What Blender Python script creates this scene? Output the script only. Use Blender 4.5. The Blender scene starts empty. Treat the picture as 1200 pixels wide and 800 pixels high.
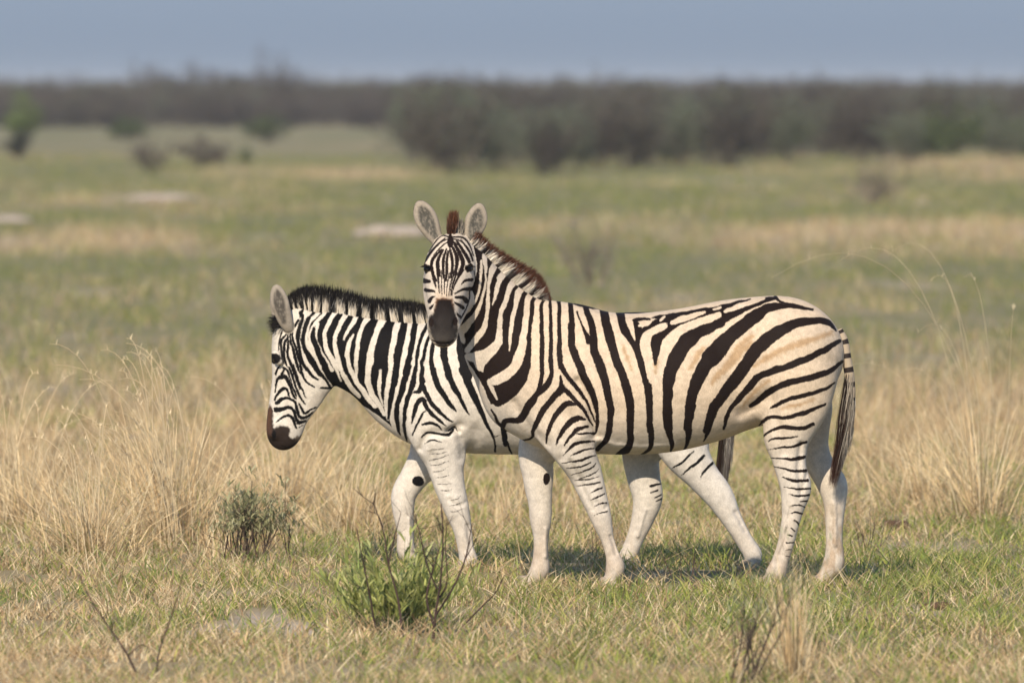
import bpy, math, random
import numpy as np

# ------------------------------------------------------------------ camera, world, sun
F_PX = 13333.0           # focal length in photo pixels (1200 wide): a 400 mm lens
D0 = 52.0                # metres from the camera to the front zebra
CAM_H = 2.297
DS = 1.6                 # depth scale of the plain's zones
HOR = 103.0
scene = bpy.context.scene
col = scene.collection

cam_d = bpy.data.cameras.new('camera')
cam = bpy.data.objects.new('camera', cam_d)
col.objects.link(cam)
cam.location = (0, -D0, CAM_H)
cam.rotation_euler = (math.radians(90), 0, 0)
cam_d.lens = 400
cam_d.sensor_width = 36
cam_d.shift_y = -(400 - HOR) / 1200
cam_d.clip_start = 0.5
cam_d.clip_end = 20000
cam_d.dof.use_dof = True
cam_d.dof.focus_distance = D0 - 0.1
cam_d.dof.aperture_fstop = 5.4
scene.camera = cam

SUN_EL, SUN_AZ = 34.0, -14.0     # azimuth: degrees to the right of straight behind the camera
sx = math.sin(math.radians(SUN_AZ)) * math.cos(math.radians(SUN_EL))
sy = -math.cos(math.radians(SUN_AZ)) * math.cos(math.radians(SUN_EL))
sz = math.sin(math.radians(SUN_EL))
world = bpy.data.worlds.new('World')
scene.world = world
world.use_nodes = True
wn, wl = world.node_tree.nodes, world.node_tree.links
wn.clear()
wo = wn.new('ShaderNodeOutputWorld')
bg = wn.new('ShaderNodeBackground')
sky = wn.new('ShaderNodeTexSky')
sky.sky_type = 'NISHITA'
sky.sun_disc = False
sky.sun_elevation = math.radians(SUN_EL)
sky.sun_rotation = math.atan2(sx, sy)
sky.altitude = 1000
sky.air_density = 1.0
sky.dust_density = 0.3
sky.ozone_density = 3.0
bg.inputs['Strength'].default_value = 0.135
# a dull blue-grey veil of far cloud low in the sky, all round
tc = wn.new('ShaderNodeTexCoord')
sep = wn.new('ShaderNodeSeparateXYZ')
wl.new(tc.outputs['Generated'], sep.inputs[0])
mr = wn.new('ShaderNodeMapRange')
mr.inputs['From Min'].default_value = 0.0
mr.inputs['From Max'].default_value = 0.16
mr.inputs['To Min'].default_value = 1.0
mr.inputs['To Max'].default_value = 0.0
mr.interpolation_type = 'SMOOTHSTEP'
wl.new(sep.outputs['Z'], mr.inputs['Value'])
veil = wn.new('ShaderNodeMix'); veil.data_type = 'RGBA'
wl.new(mr.outputs['Result'], veil.inputs[0])
wl.new(sky.outputs['Color'], veil.inputs[6])
grad = wn.new('ShaderNodeMapRange')
grad.inputs['From Min'].default_value = 0.0
grad.inputs['From Max'].default_value = 0.014
wl.new(sep.outputs['Z'], grad.inputs['Value'])
vg = wn.new('ShaderNodeMix'); vg.data_type = 'RGBA'
SKY_LOW, SKY_UP = (1.30, 1.66, 2.22, 1), (1.78, 2.22, 2.92, 1)
vg.inputs[6].default_value = SKY_LOW
vg.inputs[7].default_value = SKY_UP
wl.new(grad.outputs['Result'], vg.inputs[0])
wl.new(vg.outputs[2], veil.inputs[7])
wl.new(veil.outputs[2], bg.inputs['Color'])
wl.new(bg.outputs[0], wo.inputs['Surface'])

sun_d = bpy.data.lights.new('sun', 'SUN')
sun_d.energy = 4.6
sun_d.angle = math.radians(0.6)
sun_d.color = (1.0, 0.87, 0.69)
sun = bpy.data.objects.new('sun', sun_d)
col.objects.link(sun)
from mathutils import Vector
sun.rotation_euler = Vector((-sx, -sy, -sz)).to_track_quat('-Z', 'Y').to_euler()
sun.location = (20, -60, 40)

scene.view_settings.view_transform = 'Standard'
scene.view_settings.look = 'None'
scene.view_settings.gamma = 1.0
scene.view_settings.exposure = 0.35
scene.render.engine = 'CYCLES'
scene.cycles.use_denoising = True
scene.cycles.max_bounces = 6
scene.cycles.transparent_max_bounces = 8
scene.cycles.volume_bounces = 1

# ------------------------------------------------------------------ helpers
rng = np.random.default_rng(7)

def P(px, py, Y=0.0):
    d = D0 + Y
    return ((px - 600) * d / F_PX, Y, CAM_H - (py - HOR) * d / F_PX)

def ground_at(px, py):
    """x, y on the ground under a photo pixel"""
    d = CAM_H * F_PX / (py - HOR)
    return (px - 600) * d / F_PX, d - D0

def hash2(ix, iy, seed):
    h = (ix.astype(np.int64) * 374761393 + iy.astype(np.int64) * 668265263 + seed * 974711) & 0x7fffffff
    h = ((h ^ (h >> 13)) * 1274126177) & 0x7fffffff
    return ((h ^ (h >> 16)) & 0xffff) / 65535.0

def vnoise(x, y, seed=0):
    x = np.asarray(x, float); y = np.asarray(y, float)
    ix, iy = np.floor(x), np.floor(y)
    fx, fy = x - ix, y - iy
    fx = fx * fx * (3 - 2 * fx); fy = fy * fy * (3 - 2 * fy)
    ix = ix.astype(np.int64); iy = iy.astype(np.int64)
    a = hash2(ix, iy, seed); b = hash2(ix + 1, iy, seed)
    c = hash2(ix, iy + 1, seed); d = hash2(ix + 1, iy + 1, seed)
    return a + (b - a) * fx + (c - a) * fy + (a - b - c + d) * fx * fy

def fbm(x, y, seed=0, o=3):
    s, a, t = 0, 1.0, 0
    for i in range(o):
        s = s + a * vnoise(x * 2 ** i, y * 2 ** i, seed + i * 17); t += a; a *= 0.5
    return s / t

def mesh_np(name, verts, faces, mat=None, parent=None, smooth=False, color=None, attrs=None):
    """verts (n,3); faces (m,k) with one k, or a list of such arrays"""
    me = bpy.data.meshes.new(name)
    verts = np.ascontiguousarray(verts, np.float32)
    fl = faces if isinstance(faces, list) else [faces]
    fl = [np.asarray(f, np.int32) for f in fl if len(f)]
    me.vertices.add(len(verts))
    me.vertices.foreach_set('co', verts.ravel())
    loops = np.concatenate([f.ravel() for f in fl])
    counts = np.concatenate([np.full(len(f), f.shape[1], np.int32) for f in fl])
    starts = np.concatenate([[0], np.cumsum(counts)[:-1]]).astype(np.int32)
    me.loops.add(len(loops))
    me.loops.foreach_set('vertex_index', loops)
    me.polygons.add(len(counts))
    me.polygons.foreach_set('loop_start', starts)
    me.polygons.foreach_set('loop_total', counts)
    if smooth:
        me.polygons.foreach_set('use_smooth', np.ones(len(counts), bool))
    me.update(calc_edges=True)
    if color is not None:
        c = np.ones((len(verts), 4), np.float32); c[:, :3] = color
        at = me.attributes.new('coat', 'FLOAT_COLOR', 'POINT')
        at.data.foreach_set('color', c.ravel())
    for k, v in (attrs or {}).items():
        at = me.attributes.new(k, 'FLOAT', 'POINT')
        at.data.foreach_set('value', np.asarray(v, np.float32))
    ob = bpy.data.objects.new(name, me)
    if mat: me.materials.append(mat)
    col.objects.link(ob)
    if parent: ob.parent = parent
    return ob

def tag(o, label=None, cat=None, group=None, kind=None):
    if label: o['label'] = label
    if cat: o['category'] = cat
    if group: o['group'] = group
    if kind: o['kind'] = kind
    return o

def thing(name, label, cat, loc=(0, 0, 0), group=None):
    o = bpy.data.objects.new(name, None)
    o.empty_display_size = 0.1
    col.objects.link(o)
    o.location = loc
    return tag(o, label, cat, group)

class MB:
    """collects tubes and quads with colours, builds ONE mesh"""
    def __init__(s):
        s.v, s.q, s.t, s.c, s.n = [], [], [], [], 0
    def add(s, v, quads=None, tris=None, c=(1, 1, 1)):
        v = np.asarray(v, float)
        s.v.append(v)
        cc = np.asarray(c, float)
        s.c.append(np.broadcast_to(cc, (len(v), 3)) if cc.ndim == 1 else cc)
        if quads is not None and len(quads): s.q.append(np.asarray(quads) + s.n)
        if tris is not None and len(tris): s.t.append(np.asarray(tris) + s.n)
        s.n += len(v)
    def tube(s, pts, rad, sides=4, c=(1, 1, 1)):
        pts = np.asarray(pts, float); rad = np.broadcast_to(rad, (len(pts),))
        tan = np.gradient(pts, axis=0); tan /= np.linalg.norm(tan, axis=1)[:, None] + 1e-9
        ref = np.array([0.31, 0.95, 0.12])
        u = np.cross(tan, ref); u /= np.linalg.norm(u, axis=1)[:, None] + 1e-9
        w = np.cross(tan, u)
        a = np.arange(sides) * 2 * np.pi / sides
        ring = pts[:, None] + rad[:, None, None] * (np.cos(a)[None, :, None] * u[:, None] + np.sin(a)[None, :, None] * w[:, None])
        m = len(pts)
        i = np.arange(m - 1)[:, None] * sides; j = np.arange(sides)[None]; k = (j + 1) % sides
        q = np.stack([i + j, i + k, i + sides + k, i + sides + j], -1).reshape(-1, 4)
        cc = np.asarray(c, float)
        if cc.ndim == 2: cc = np.repeat(cc, sides, 0)
        s.add(ring.reshape(-1, 3), q, None, cc)
    def blades(s, base, h, az, lean, curv, w, c, face=None, prof=(1, .95, .65, .06)):
        """flat tapered blades; arrays of n"""
        n = len(base)
        t = np.array([0, .36, .72, 1.0]); pw = np.array(prof)
        h = np.broadcast_to(h, (n,)); lean = np.broadcast_to(lean, (n,)); curv = np.broadcast_to(curv, (n,)); w = np.broadcast_to(w, (n,))
        d = np.stack([np.cos(az), np.sin(az)], -1)
        fa = rng.uniform(0, 2 * np.pi, n) if face is None else face
        side = np.stack([np.cos(fa), np.sin(fa)], -1)
        out = h[:, None] * (lean[:, None] * t + curv[:, None] * t ** 2)
        up = h[:, None] * (t - 0.45 * np.minimum(curv, 1.6)[:, None] * t ** 2.2)
        pos = np.zeros((n, 4, 3))
        pos[..., :2] = base[:, None, :2] + out[..., None] * d[:, None]
        pos[..., 2] = base[:, None, 2] + up
        off = np.zeros((n, 4, 3)); off[..., :2] = side[:, None] * (w[:, None] * pw)[..., None] * 0.5
        v = np.stack([pos - off, pos + off], 2).reshape(-1, 3)
        b = np.arange(n)[:, None] * 8 + np.arange(3)[None] * 2
        q = np.stack([b, b + 1, b + 3, b + 2], -1).reshape(-1, 4)
        c = np.asarray(c, float)
        if c.ndim == 1: c = np.broadcast_to(c, (n, 3))
        s.add(v, q, None, np.repeat(c, 8, 0))
    def build(s, name, mat, parent=None, smooth=False, loc=None):
        f = []
        if s.q: f.append(np.concatenate(s.q))
        if s.t: f.append(np.concatenate(s.t))
        v = np.concatenate(s.v)
        if parent is not None: v = v - np.array(parent.location)
        return mesh_np(name, v, f, mat, parent, smooth, np.concatenate(s.c))

# ------------------------------------------------------------------ materials
def new_mat(name):
    m = bpy.data.materials.new(name); m.use_nodes = True
    nt = m.node_tree; nt.nodes.clear()
    out = nt.nodes.new('ShaderNodeOutputMaterial')
    return m, nt, nt.nodes, nt.links, out

def attr_node(N, name):
    a = N.new('ShaderNodeAttribute'); a.attribute_name = name
    return a

def leafy(name, transl=0.35, var=0.25, rough=0.6):
    """foliage and straw: colour attribute with procedural variation, light passing through"""
    m, nt, N, L, out = new_mat(name)
    a = attr_node(N, 'coat')
    geo = N.new('ShaderNodeTexCoord')
    no = N.new('ShaderNodeTexNoise'); no.inputs['Scale'].default_value = 9.0; no.inputs['Detail'].default_value = 3
    L.new(geo.outputs['Object'], no.inputs['Vector'])
    mr = N.new('ShaderNodeMapRange'); mr.inputs['From Min'].default_value = .3; mr.inputs['From Max'].default_value = .7
    mr.inputs['To Min'].default_value = 1 - var; mr.inputs['To Max'].default_value = 1 + var
    L.new(no.outputs['Fac'], mr.inputs['Value'])
    mul = N.new('ShaderNodeVectorMath'); mul.operation = 'SCALE'
    L.new(a.outputs['Color'], mul.inputs[0]); L.new(mr.outputs['Result'], mul.inputs['Scale'])
    d = N.new('ShaderNodeBsdfPrincipled'); d.inputs['Roughness'].default_value = rough
    d.inputs['Specular IOR Level'].default_value = 0.25
    t = N.new('ShaderNodeBsdfTranslucent')
    mx = N.new('ShaderNodeMixShader'); mx.inputs[0].default_value = transl
    L.new(mul.outputs[0], d.inputs['Base Color']); L.new(mul.outputs[0], t.inputs['Color'])
    L.new(d.outputs[0], mx.inputs[1]); L.new(t.outputs[0], mx.inputs[2]); L.new(mx.outputs[0], out.inputs['Surface'])
    return m

M_GRASS = leafy('grass_blades', 0.38)
M_STRAW = leafy('dry_straw', 0.30, 0.2)
M_LEAF = leafy('herb_leaf', 0.30, 0.25, 0.5)
M_TWIG = leafy('dead_twig', 0.0, 0.3, 0.85)

def hair_mat(name):
    m, nt, N, L, out = new_mat(name)
    a = attr_node(N, 'coat')
    d = N.new('ShaderNodeBsdfPrincipled'); d.inputs['Roughness'].default_value = .55
    d.inputs['Specular IOR Level'].default_value = 0.3
    t = N.new('ShaderNodeBsdfTranslucent')
    mx = N.new('ShaderNodeMixShader'); mx.inputs[0].default_value = .38
    L.new(a.outputs['Color'], d.inputs['Base Color']); L.new(a.outputs['Color'], t.inputs['Color'])
    L.new(d.outputs[0], mx.inputs[1]); L.new(t.outputs[0], mx.inputs[2]); L.new(mx.outputs[0], out.inputs['Surface'])
    return m
M_HAIR = hair_mat('mane_hair')

def coat_mat(name, stripe_rgb):
    """zebra coat: pale ground colour from the 'coat' attribute, black stripes where the 'stripe' distance is negative"""
    m, nt, N, L, out = new_mat(name)
    tcd = N.new('ShaderNodeTexCoord')
    def noise(scale, det=2, stretch=None):
        no = N.new('ShaderNodeTexNoise'); no.inputs['Scale'].default_value = scale; no.inputs['Detail'].default_value = det
        if stretch:
            mp = N.new('ShaderNodeMapping'); mp.inputs['Scale'].default_value = stretch
            L.new(tcd.outputs['Object'], mp.inputs['Vector']); L.new(mp.outputs[0], no.inputs['Vector'])
        else:
            L.new(tcd.outputs['Object'], no.inputs['Vector'])
        return no
    st = attr_node(N, 'stripe')
    edge = noise(200, 3, (1.5, 1, .55))
    ed = N.new('ShaderNodeMath'); ed.operation = 'MULTIPLY_ADD'; ed.inputs[1].default_value = 2.6; ed.inputs[2].default_value = -1.3
    L.new(edge.outputs['Fac'], ed.inputs[0])
    ad = N.new('ShaderNodeMath'); ad.operation = 'ADD'
    L.new(st.outputs['Fac'], ad.inputs[0]); L.new(ed.outputs[0], ad.inputs[1])
    mr = N.new('ShaderNodeMapRange'); mr.interpolation_type = 'SMOOTHSTEP'
    mr.inputs['From Min'].default_value = -0.55; mr.inputs['From Max'].default_value = 0.55
    mr.inputs['To Min'].default_value = 1.0; mr.inputs['To Max'].default_value = 0.0
    L.new(ad.outputs[0], mr.inputs['Value'])
    a = attr_node(N, 'coat')
    mot = noise(38, 4)
    mm = N.new('ShaderNodeMapRange'); mm.inputs['From Min'].default_value = .3; mm.inputs['From Max'].default_value = .7
    mm.inputs['To Min'].default_value = .83; mm.inputs['To Max'].default_value = 1.07
    L.new(mot.outputs['Fac'], mm.inputs['Value'])
    sc = N.new('ShaderNodeVectorMath'); sc.operation = 'SCALE'
    L.new(a.outputs['Color'], sc.inputs[0]); L.new(mm.outputs['Result'], sc.inputs['Scale'])
    big = noise(7, 3)
    dk = N.new('ShaderNodeMix'); dk.data_type = 'RGBA'
    L.new(big.outputs['Fac'], dk.inputs[0])
    dk.inputs[6].default_value = tuple(c * .75 for c in stripe_rgb) + (1,)
    dk.inputs[7].default_value = tuple(c * 1.35 for c in stripe_rgb) + (1,)
    mx = N.new('ShaderNodeMix'); mx.data_type = 'RGBA'
    L.new(mr.outputs['Result'], mx.inputs[0]); L.new(sc.outputs[0], mx.inputs[6]); L.new(dk.outputs[2], mx.inputs[7])
    hair = noise(330, 3, (1.0, 1.0, .30))
    hm_ = N.new('ShaderNodeMapRange'); hm_.inputs['From Min'].default_value = .32; hm_.inputs['From Max'].default_value = .68
    hm_.inputs['To Min'].default_value = .84; hm_.inputs['To Max'].default_value = 1.12
    L.new(hair.outputs['Fac'], hm_.inputs['Value'])
    hs_ = N.new('ShaderNodeVectorMath'); hs_.operation = 'SCALE'
    L.new(mx.outputs[2], hs_.inputs[0]); L.new(hm_.outputs['Result'], hs_.inputs['Scale'])
    b = N.new('ShaderNodeBsdfPrincipled')
    b.inputs['Roughness'].default_value = .62
    b.inputs['Specular IOR Level'].default_value = .05
    b.inputs['Sheen Weight'].default_value = 0.0
    b.inputs['Sheen Roughness'].default_value = .5
    fur = noise(420, 2, (1, 1, .35)); fold = noise(16, 3)
    bm1 = N.new('ShaderNodeBump'); bm1.inputs['Strength'].default_value = .45; bm1.inputs['Distance'].default_value = .002
    bm2 = N.new('ShaderNodeBump'); bm2.inputs['Strength'].default_value = .5; bm2.inputs['Distance'].default_value = .008
    L.new(fold.outputs['Fac'], bm2.inputs['Height']); L.new(fur.outputs['Fac'], bm1.inputs['Height'])
    L.new(bm2.outputs[0], bm1.inputs['Normal']); L.new(bm1.outputs[0], b.inputs['Normal'])
    L.new(hs_.outputs[0], b.inputs['Base Color'])
    L.new(b.outputs[0], out.inputs['Surface'])
    return m

def plain_mat(name, rgb, rough=.5, var=.2, scale=40, spec=.4):
    m, nt, N, L, out = new_mat(name)
    no = N.new('ShaderNodeTexNoise'); no.inputs['Scale'].default_value = scale; no.inputs['Detail'].default_value = 4
    tcd = N.new('ShaderNodeTexCoord'); L.new(tcd.outputs['Object'], no.inputs['Vector'])
    mx = N.new('ShaderNodeMix'); mx.data_type = 'RGBA'
    mx.inputs[6].default_value = tuple(c * (1 - var) for c in rgb) + (1,)
    mx.inputs[7].default_value = tuple(min(1, c * (1 + var)) for c in rgb) + (1,)
    L.new(no.outputs['Fac'], mx.inputs[0])
    b = N.new('ShaderNodeBsdfPrincipled'); b.inputs['Roughness'].default_value = rough
    b.inputs['Specular IOR Level'].default_value = spec
    L.new(mx.outputs[2], b.inputs['Base Color']); L.new(b.outputs[0], out.inputs['Surface'])
    return m
M_EYE = plain_mat('eye_dark', (.008, .006, .005), .15, .1, 40, .35)
M_HOOF = plain_mat('hoof_horn', (.27, .215, .165), .6, .35, 60)
M_ROCK = plain_mat('pale_calcrete', (.33, .28, .24), .9, .25, 6, .2)
M_DUNG = plain_mat('dry_dung', (.10, .062, .04), .95, .4, 30, .1)

# ------------------------------------------------------------------ ground
def straw_field(x, y):
    """0 green .. 1 straw, from the place itself (x, y in metres)"""
    px = 600 + x / np.maximum(y + D0, 5) * F_PX
    y0 = y; y = y / DS; d = (y0 + D0) / DS
    s = 0.47 + 0.80 * (fbm(x * .55, y * .22, 3) - .5) + 0.35 * (fbm(x * 2.1, y * 1.1, 9, 2) - .5)
    s += 0.28 * np.exp(-((d - 27) / 2.2) ** 2)
    s -= 0.07 * np.exp(-((d - 32.5) / 3) ** 2)
    side = np.clip((430 - px) / 160, 0, 1) + np.clip((px - 960) / 120, 0, 1)
    lf = np.clip((430 - px) / 160, 0, 1); rt = np.clip((px - 960) / 120, 0, 1)
    s += 0.50 * lf * np.exp(-((d - 43) / 8) ** 2) + .55 * rt * np.exp(-((d - 50) / 6) ** 2) - .12 * rt * np.exp(-((d - 36) / 5) ** 2)
    s += 0.18 * np.exp(-((d - 48) / 6) ** 2)
    s -= 0.30 * np.exp(-((d - 68) / 9) ** 2)
    far = np.clip((d - 75) / 15, 0, 1)
    sf = 0.13 + 1.3 * (fbm(x * .16, y * .055, 21) - .5) + 1.0 * (fbm(x * .5, y * .12, 27, 3) - .5)
    def blob(bx, by, rx, ry, k):
        X, Y = ground_at(bx, by)
        return k * np.exp(-(((x - X) / rx) ** 2 + ((y0 - Y) / (ry * DS)) ** 2))
    sf = sf + blob(90, 287, 1.9, 7, 1.0) + blob(165, 285, 1.0, 5, .5) + blob(640, 266, 1.5, 6, .25) + blob(860, 278, 2.2, 8, .4) + blob(1010, 270, 1.5, 7, .35) + blob(1150, 275, 2.0, 8, .6) + blob(1170, 300, 1.2, 6, .4) \
        + blob(410, 206, 2.2, 8, .9) + blob(890, 198, 1.8, 8, .7) + blob(1150, 195, 2.2, 16, .9) + blob(1040, 203, 1.0, 6, .4) + blob(450, 200, 1.2, 6, .6) + blob(110, 238, 2.4, 9, .5) + blob(260, 240, 2, 9, .4)
    sf -= blob(650, 235, 9, 20, .3)
    return np.clip(s * (1 - far) + sf * far, 0, 1)

def sand_field(x, y):
    r = 0
    for bx, by, rx, ry, k in ((258, 738, .16, .42, 1), (345, 736, .15, .40, 1), (300, 724, .12, .35, .8), (1110, 716, .2, .3, .5), (1060, 335, .6, 1.5, .25),
                              (905, 690, .14, .2, .3), (560, 735, .12, .2, .5), (1090, 640, .3, .6, .4), (195, 236, 1.6, 4, .8), (800, 212, 2.2, 5, .6)):
        X, Y = ground_at(bx, by)
        r = r + k * np.exp(-(((x - X) / rx) ** 2 + ((y - Y) / (ry * DS)) ** 2) ** 2)
    return np.clip(r + .6 * np.clip(fbm(x * 1.7, y * 1.0, 40, 3) - .66, 0, 1) * 3, 0, 1)

def terrain(x, y):
    d = np.maximum(y + D0, 1) / DS
    near = np.clip(1 - (d - 25) / 60, 0, 1)
    return (fbm(x * .8, y * .8, 5, 3) - .5) * .07 * near + (fbm(x * .05, y * .02, 6, 2) - .5) * .18 * np.clip((d - 55) / 60, 0, 1)

yl = np.concatenate([np.linspace(-120, -15, 30), np.arange(-14.5, 60, .15), 60 + (np.linspace(0, 1, 220) ** 2.2) * 6000])
xl = np.concatenate([-np.geomspace(9, 2500, 40)[::-1], np.arange(-8.8, 8.81, .12), np.geomspace(9, 2500, 40)])
gx, gy = np.meshgrid(xl, yl)
gz = terrain(gx, gy)
nx_, ny_ = len(xl), len(yl)
idx = np.arange(nx_ * ny_).reshape(ny_, nx_)
quads = np.stack([idx[:-1, :-1], idx[:-1, 1:], idx[1:, 1:], idx[1:, :-1]], -1).reshape(-1, 4)

def ground_mat():
    m, nt, N, L, out = new_mat('savanna_ground')
    tcd = N.new('ShaderNodeTexCoord')
    def noise(scale, det=4):
        no = N.new('ShaderNodeTexNoise'); no.inputs['Scale'].default_value = scale; no.inputs['Detail'].default_value = det
        L.new(tcd.outputs['Object'], no.inputs['Vector']); return no
    def mixc(f, a, b):
        mx = N.new('ShaderNodeMix'); mx.data_type = 'RGBA'
        L.new(f, mx.inputs[0])
        for i, v in ((6, a), (7, b)):
            if isinstance(v, tuple): mx.inputs[i].default_value = v + (1,)
            else: L.new(v, mx.inputs[i])
        return mx.outputs[2]
    n1, n2 = noise(3.1), noise(31)
    green = mixc(n1.outputs['Fac'], (.140, .138, .066), (.225, .205, .105))
    straw = mixc(n2.outputs['Fac'], (.26, .19, .11), (.44, .34, .21))
    gs = mixc(attr_node(N, 'straw').outputs['Fac'], green, straw)
    sand = mixc(n2.outputs['Fac'], (.36, .29, .235), (.52, .44, .37))
    c = mixc(attr_node(N, 'sand').outputs['Fac'], gs, sand)
    b = N.new('ShaderNodeBsdfPrincipled'); b.inputs['Roughness'].default_value = .95; b.inputs['Specular IOR Level'].default_value = .1
    bp = N.new('ShaderNodeBump'); bp.inputs['Distance'].default_value = .02; bp.inputs['Strength'].default_value = .6
    L.new(n2.outputs['Fac'], bp.inputs['Height']); L.new(bp.outputs[0], b.inputs['Normal'])
    L.new(c, b.inputs['Base Color']); L.new(b.outputs[0], out.inputs['Surface'])
    return m
g = mesh_np('ground', np.stack([gx, gy, gz], -1).reshape(-1, 3), quads, ground_mat(), None, True, None,
            {'straw': straw_field(gx, gy).ravel(), 'sand': sand_field(gx, gy).ravel()})
tag(g, 'flat grassy savanna plain reaching to the far scrub', 'ground', kind='structure')

# ------------------------------------------------------------------ grass (uncountable: stuff)
GREENS = np.array([(.250, .295, .062), (.330, .355, .082), (.180, .245, .070), (.410, .395, .110), (.270, .295, .100)])
STRAWS = np.array([(.66, .49, .27), (.74, .58, .34), (.56, .40, .22), (.78, .65, .42), (.42, .275, .15)])

def scatter(n, d0, d1, margin, power=1.0):
    """n points in the wedge the photo sees between d0 and d1 metres, plus a margin to the sides"""
    u = rng.uniform(0, 1, n)
    d = d0 + (d1 - d0) * u ** power
    d = d * DS
    half = d * 600 / F_PX + margin
    x = rng.uniform(-1, 1, n) * half
    return x, d - D0

def grass_cols(s, n):
    pick = rng.uniform(0, 1, n) < np.clip(s, .04, .96)
    g_ = GREENS[rng.integers(0, len(GREENS), n)]; t_ = STRAWS[rng.integers(0, len(STRAWS), n)]
    c = np.where(pick[:, None], t_, g_) * rng.uniform(.75, 1.2, n)[:, None]
    return c, pick

turf = MB()
# clumped short grass, near
nt_ = 13500
x, y = scatter(nt_, 25.0, 50, 1.4, 1.15)
keep = rng.uniform(0, 1, nt_) > np.clip(sand_field(x, y) * 1.4, 0, .97)
keep &= fbm(x * 2.4, y * 1.6, 61, 2) > rng.uniform(.12, .50, nt_)
x, y = x[keep], y[keep]
sf_t = straw_field(x, y)
per = 20
bx = np.repeat(x, per) + rng.normal(0, .045, len(x) * per)
by = np.repeat(y, per) + rng.normal(0, .045, len(x) * per)
hs = np.repeat(rng.uniform(.05, .125, len(x)) * (0.65 + .8 * fbm(x * 1.3, y * 1.3, 62, 2)), per)
n = len(bx)
ss = np.repeat(np.clip(sf_t + 1.1 * (fbm(x * 1.9, y * 1.2, 66, 2) - .5) + rng.normal(0, .16, len(x)), 0, 1), per)
c, isd = grass_cols(ss, n)
h = hs * rng.uniform(.5, 1.25, n) * np.where(isd, .9, 1.05)
h *= np.where(rng.uniform(0, 1, n) < np.clip(sand_field(bx, by) * 1.3 - .25, 0, .95), .08, 1)
turf.blades(np.stack([bx, by, terrain(bx, by) - .01], -1), h, rng.uniform(0, 6.283, n), rng.uniform(0, .55, n), rng.uniform(.1, .9, n),
            rng.uniform(.004, .0085, n), c)
# litter of fallen straw
n = 26000
x, y = scatter(n, 25.0, 46, 1.4, 1.1)
ok = rng.uniform(0, 1, n) > np.clip(sand_field(x, y) * 1.2 - .2, 0, .9)
x, y = x[ok], y[ok]; n = len(x)
c = STRAWS[rng.integers(0, 5, n)] * rng.uniform(.7, 1.1, n)[:, None]
turf.blades(np.stack([x, y, terrain(x, y) + rng.uniform(0, .04, n)], -1), rng.uniform(.04, .11, n), rng.uniform(0, 6.283, n), rng.uniform(.8, 2.2, n), rng.uniform(-.2, .3, n),
            rng.uniform(.0025, .0045, n), c)
tag(turf.build('short_grass', M_GRASS), 'short green and yellowed grass around the zebras', 'grass', kind='stuff')

# wispy straw standing among it, taller at the two sides
wisp = MB()
nt_ = 3300
x, y = scatter(nt_, 26.0, 74, 1.8, 1.15)
sfv = straw_field(x, y)
px = 600 + x / (y + D0) * F_PX
mid = (px > 380) & (px < 985) & (y < 3)
keep = rng.uniform(0, 1, nt_) < np.where(mid, .19, np.clip(sfv * 1.15 - .2, .02, .75) * (fbm(x * 1.1, y * .8, 64, 2) > .42))
fade = 1 - .93 * np.clip(((y + D0) / DS - 44) / 16, 0, 1) ** .7
keep &= rng.uniform(0, 1, nt_) < fade
keep &= (y + D0 > 33.5 * DS) | (rng.uniform(0, 1, nt_) < .16)
x, y, sfv, mid = x[keep], y[keep], sfv[keep], mid[keep]
dd = (y + D0) / DS
tall = np.where(mid | (dd < 33.5), rng.uniform(.10, .30, len(x)), rng.uniform(.18, .52, len(x)) * np.clip(sfv * 1.3, .35, 1.1) * rng.uniform(.55, 1.25, len(x)))
per = 30
n = len(x) * per
bx = np.repeat(x, per) + rng.normal(0, .05, n); by = np.repeat(y, per) + rng.normal(0, .05, n)
h = np.repeat(tall, per) * rng.uniform(.45, 1.25, n)
c = STRAWS[rng.integers(0, 5, n)] * np.repeat(rng.uniform(.68, 1.12, len(x)), per)[:, None] * rng.uniform(.75, 1.15, n)[:, None]
az = np.repeat(rng.uniform(0, 6.28, len(x)), per) + rng.normal(0, 1.2, n)
wisp.blades(np.stack([bx, by, terrain(bx, by) - .01], -1), h, az, np.abs(rng.normal(.16, .22, n)), np.abs(rng.normal(.2, .32, n)),
            rng.uniform(.0026, .0055, n), c)
tag(wisp.build('dry_grass', M_STRAW), 'thin straw coloured dry grass standing across the veld', 'grass', kind='stuff')

# far meadow: coarser tufts out to the scrub
far = MB()
nt_ = 15000
x, y = scatter(nt_, 48, 240, 4, 1.35)
sfv = straw_field(x, y)
dd = (y + D0) / DS
keep = rng.uniform(0, 1, nt_) < (.35 + .65 * fbm(x * .3, y * .2, 71, 2))
keep &= rng.uniform(0, 1, nt_) > sand_field(x, y) * .95
x, y, sfv, dd = x[keep], y[keep], sfv[keep], dd[keep]
per = 16
n = len(x) * per
sc = np.repeat(np.clip(dd / 60, .9, 2.2), per)
bx = np.repeat(x, per) + rng.normal(0, .09, n) * sc; by = np.repeat(y, per) + rng.normal(0, .09, n) * sc
strw = np.repeat(np.clip(sfv + rng.normal(0, .2, len(x)), 0, 1), per)
c, isd = grass_cols(strw, n)
tint = np.array([.80, .78, .80])
c = np.where(isd[:, None], c * .9, c * tint)
h = np.repeat(rng.uniform(.08, .22, len(x)) * (.75 + .9 * sfv), per) * rng.uniform(.5, 1.3, n)
far.blades(np.stack([bx, by, terrain(bx, by) - .01], -1), h, rng.uniform(0, 6.28, n), rng.uniform(0, .5, n), rng.uniform(0, .7, n),
           rng.uniform(.004, .008, n) * sc, c)
tag(far.build('meadow_grass', M_GRASS), 'soft green and straw grass of the plain beyond the zebras', 'grass', kind='stuff')

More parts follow.
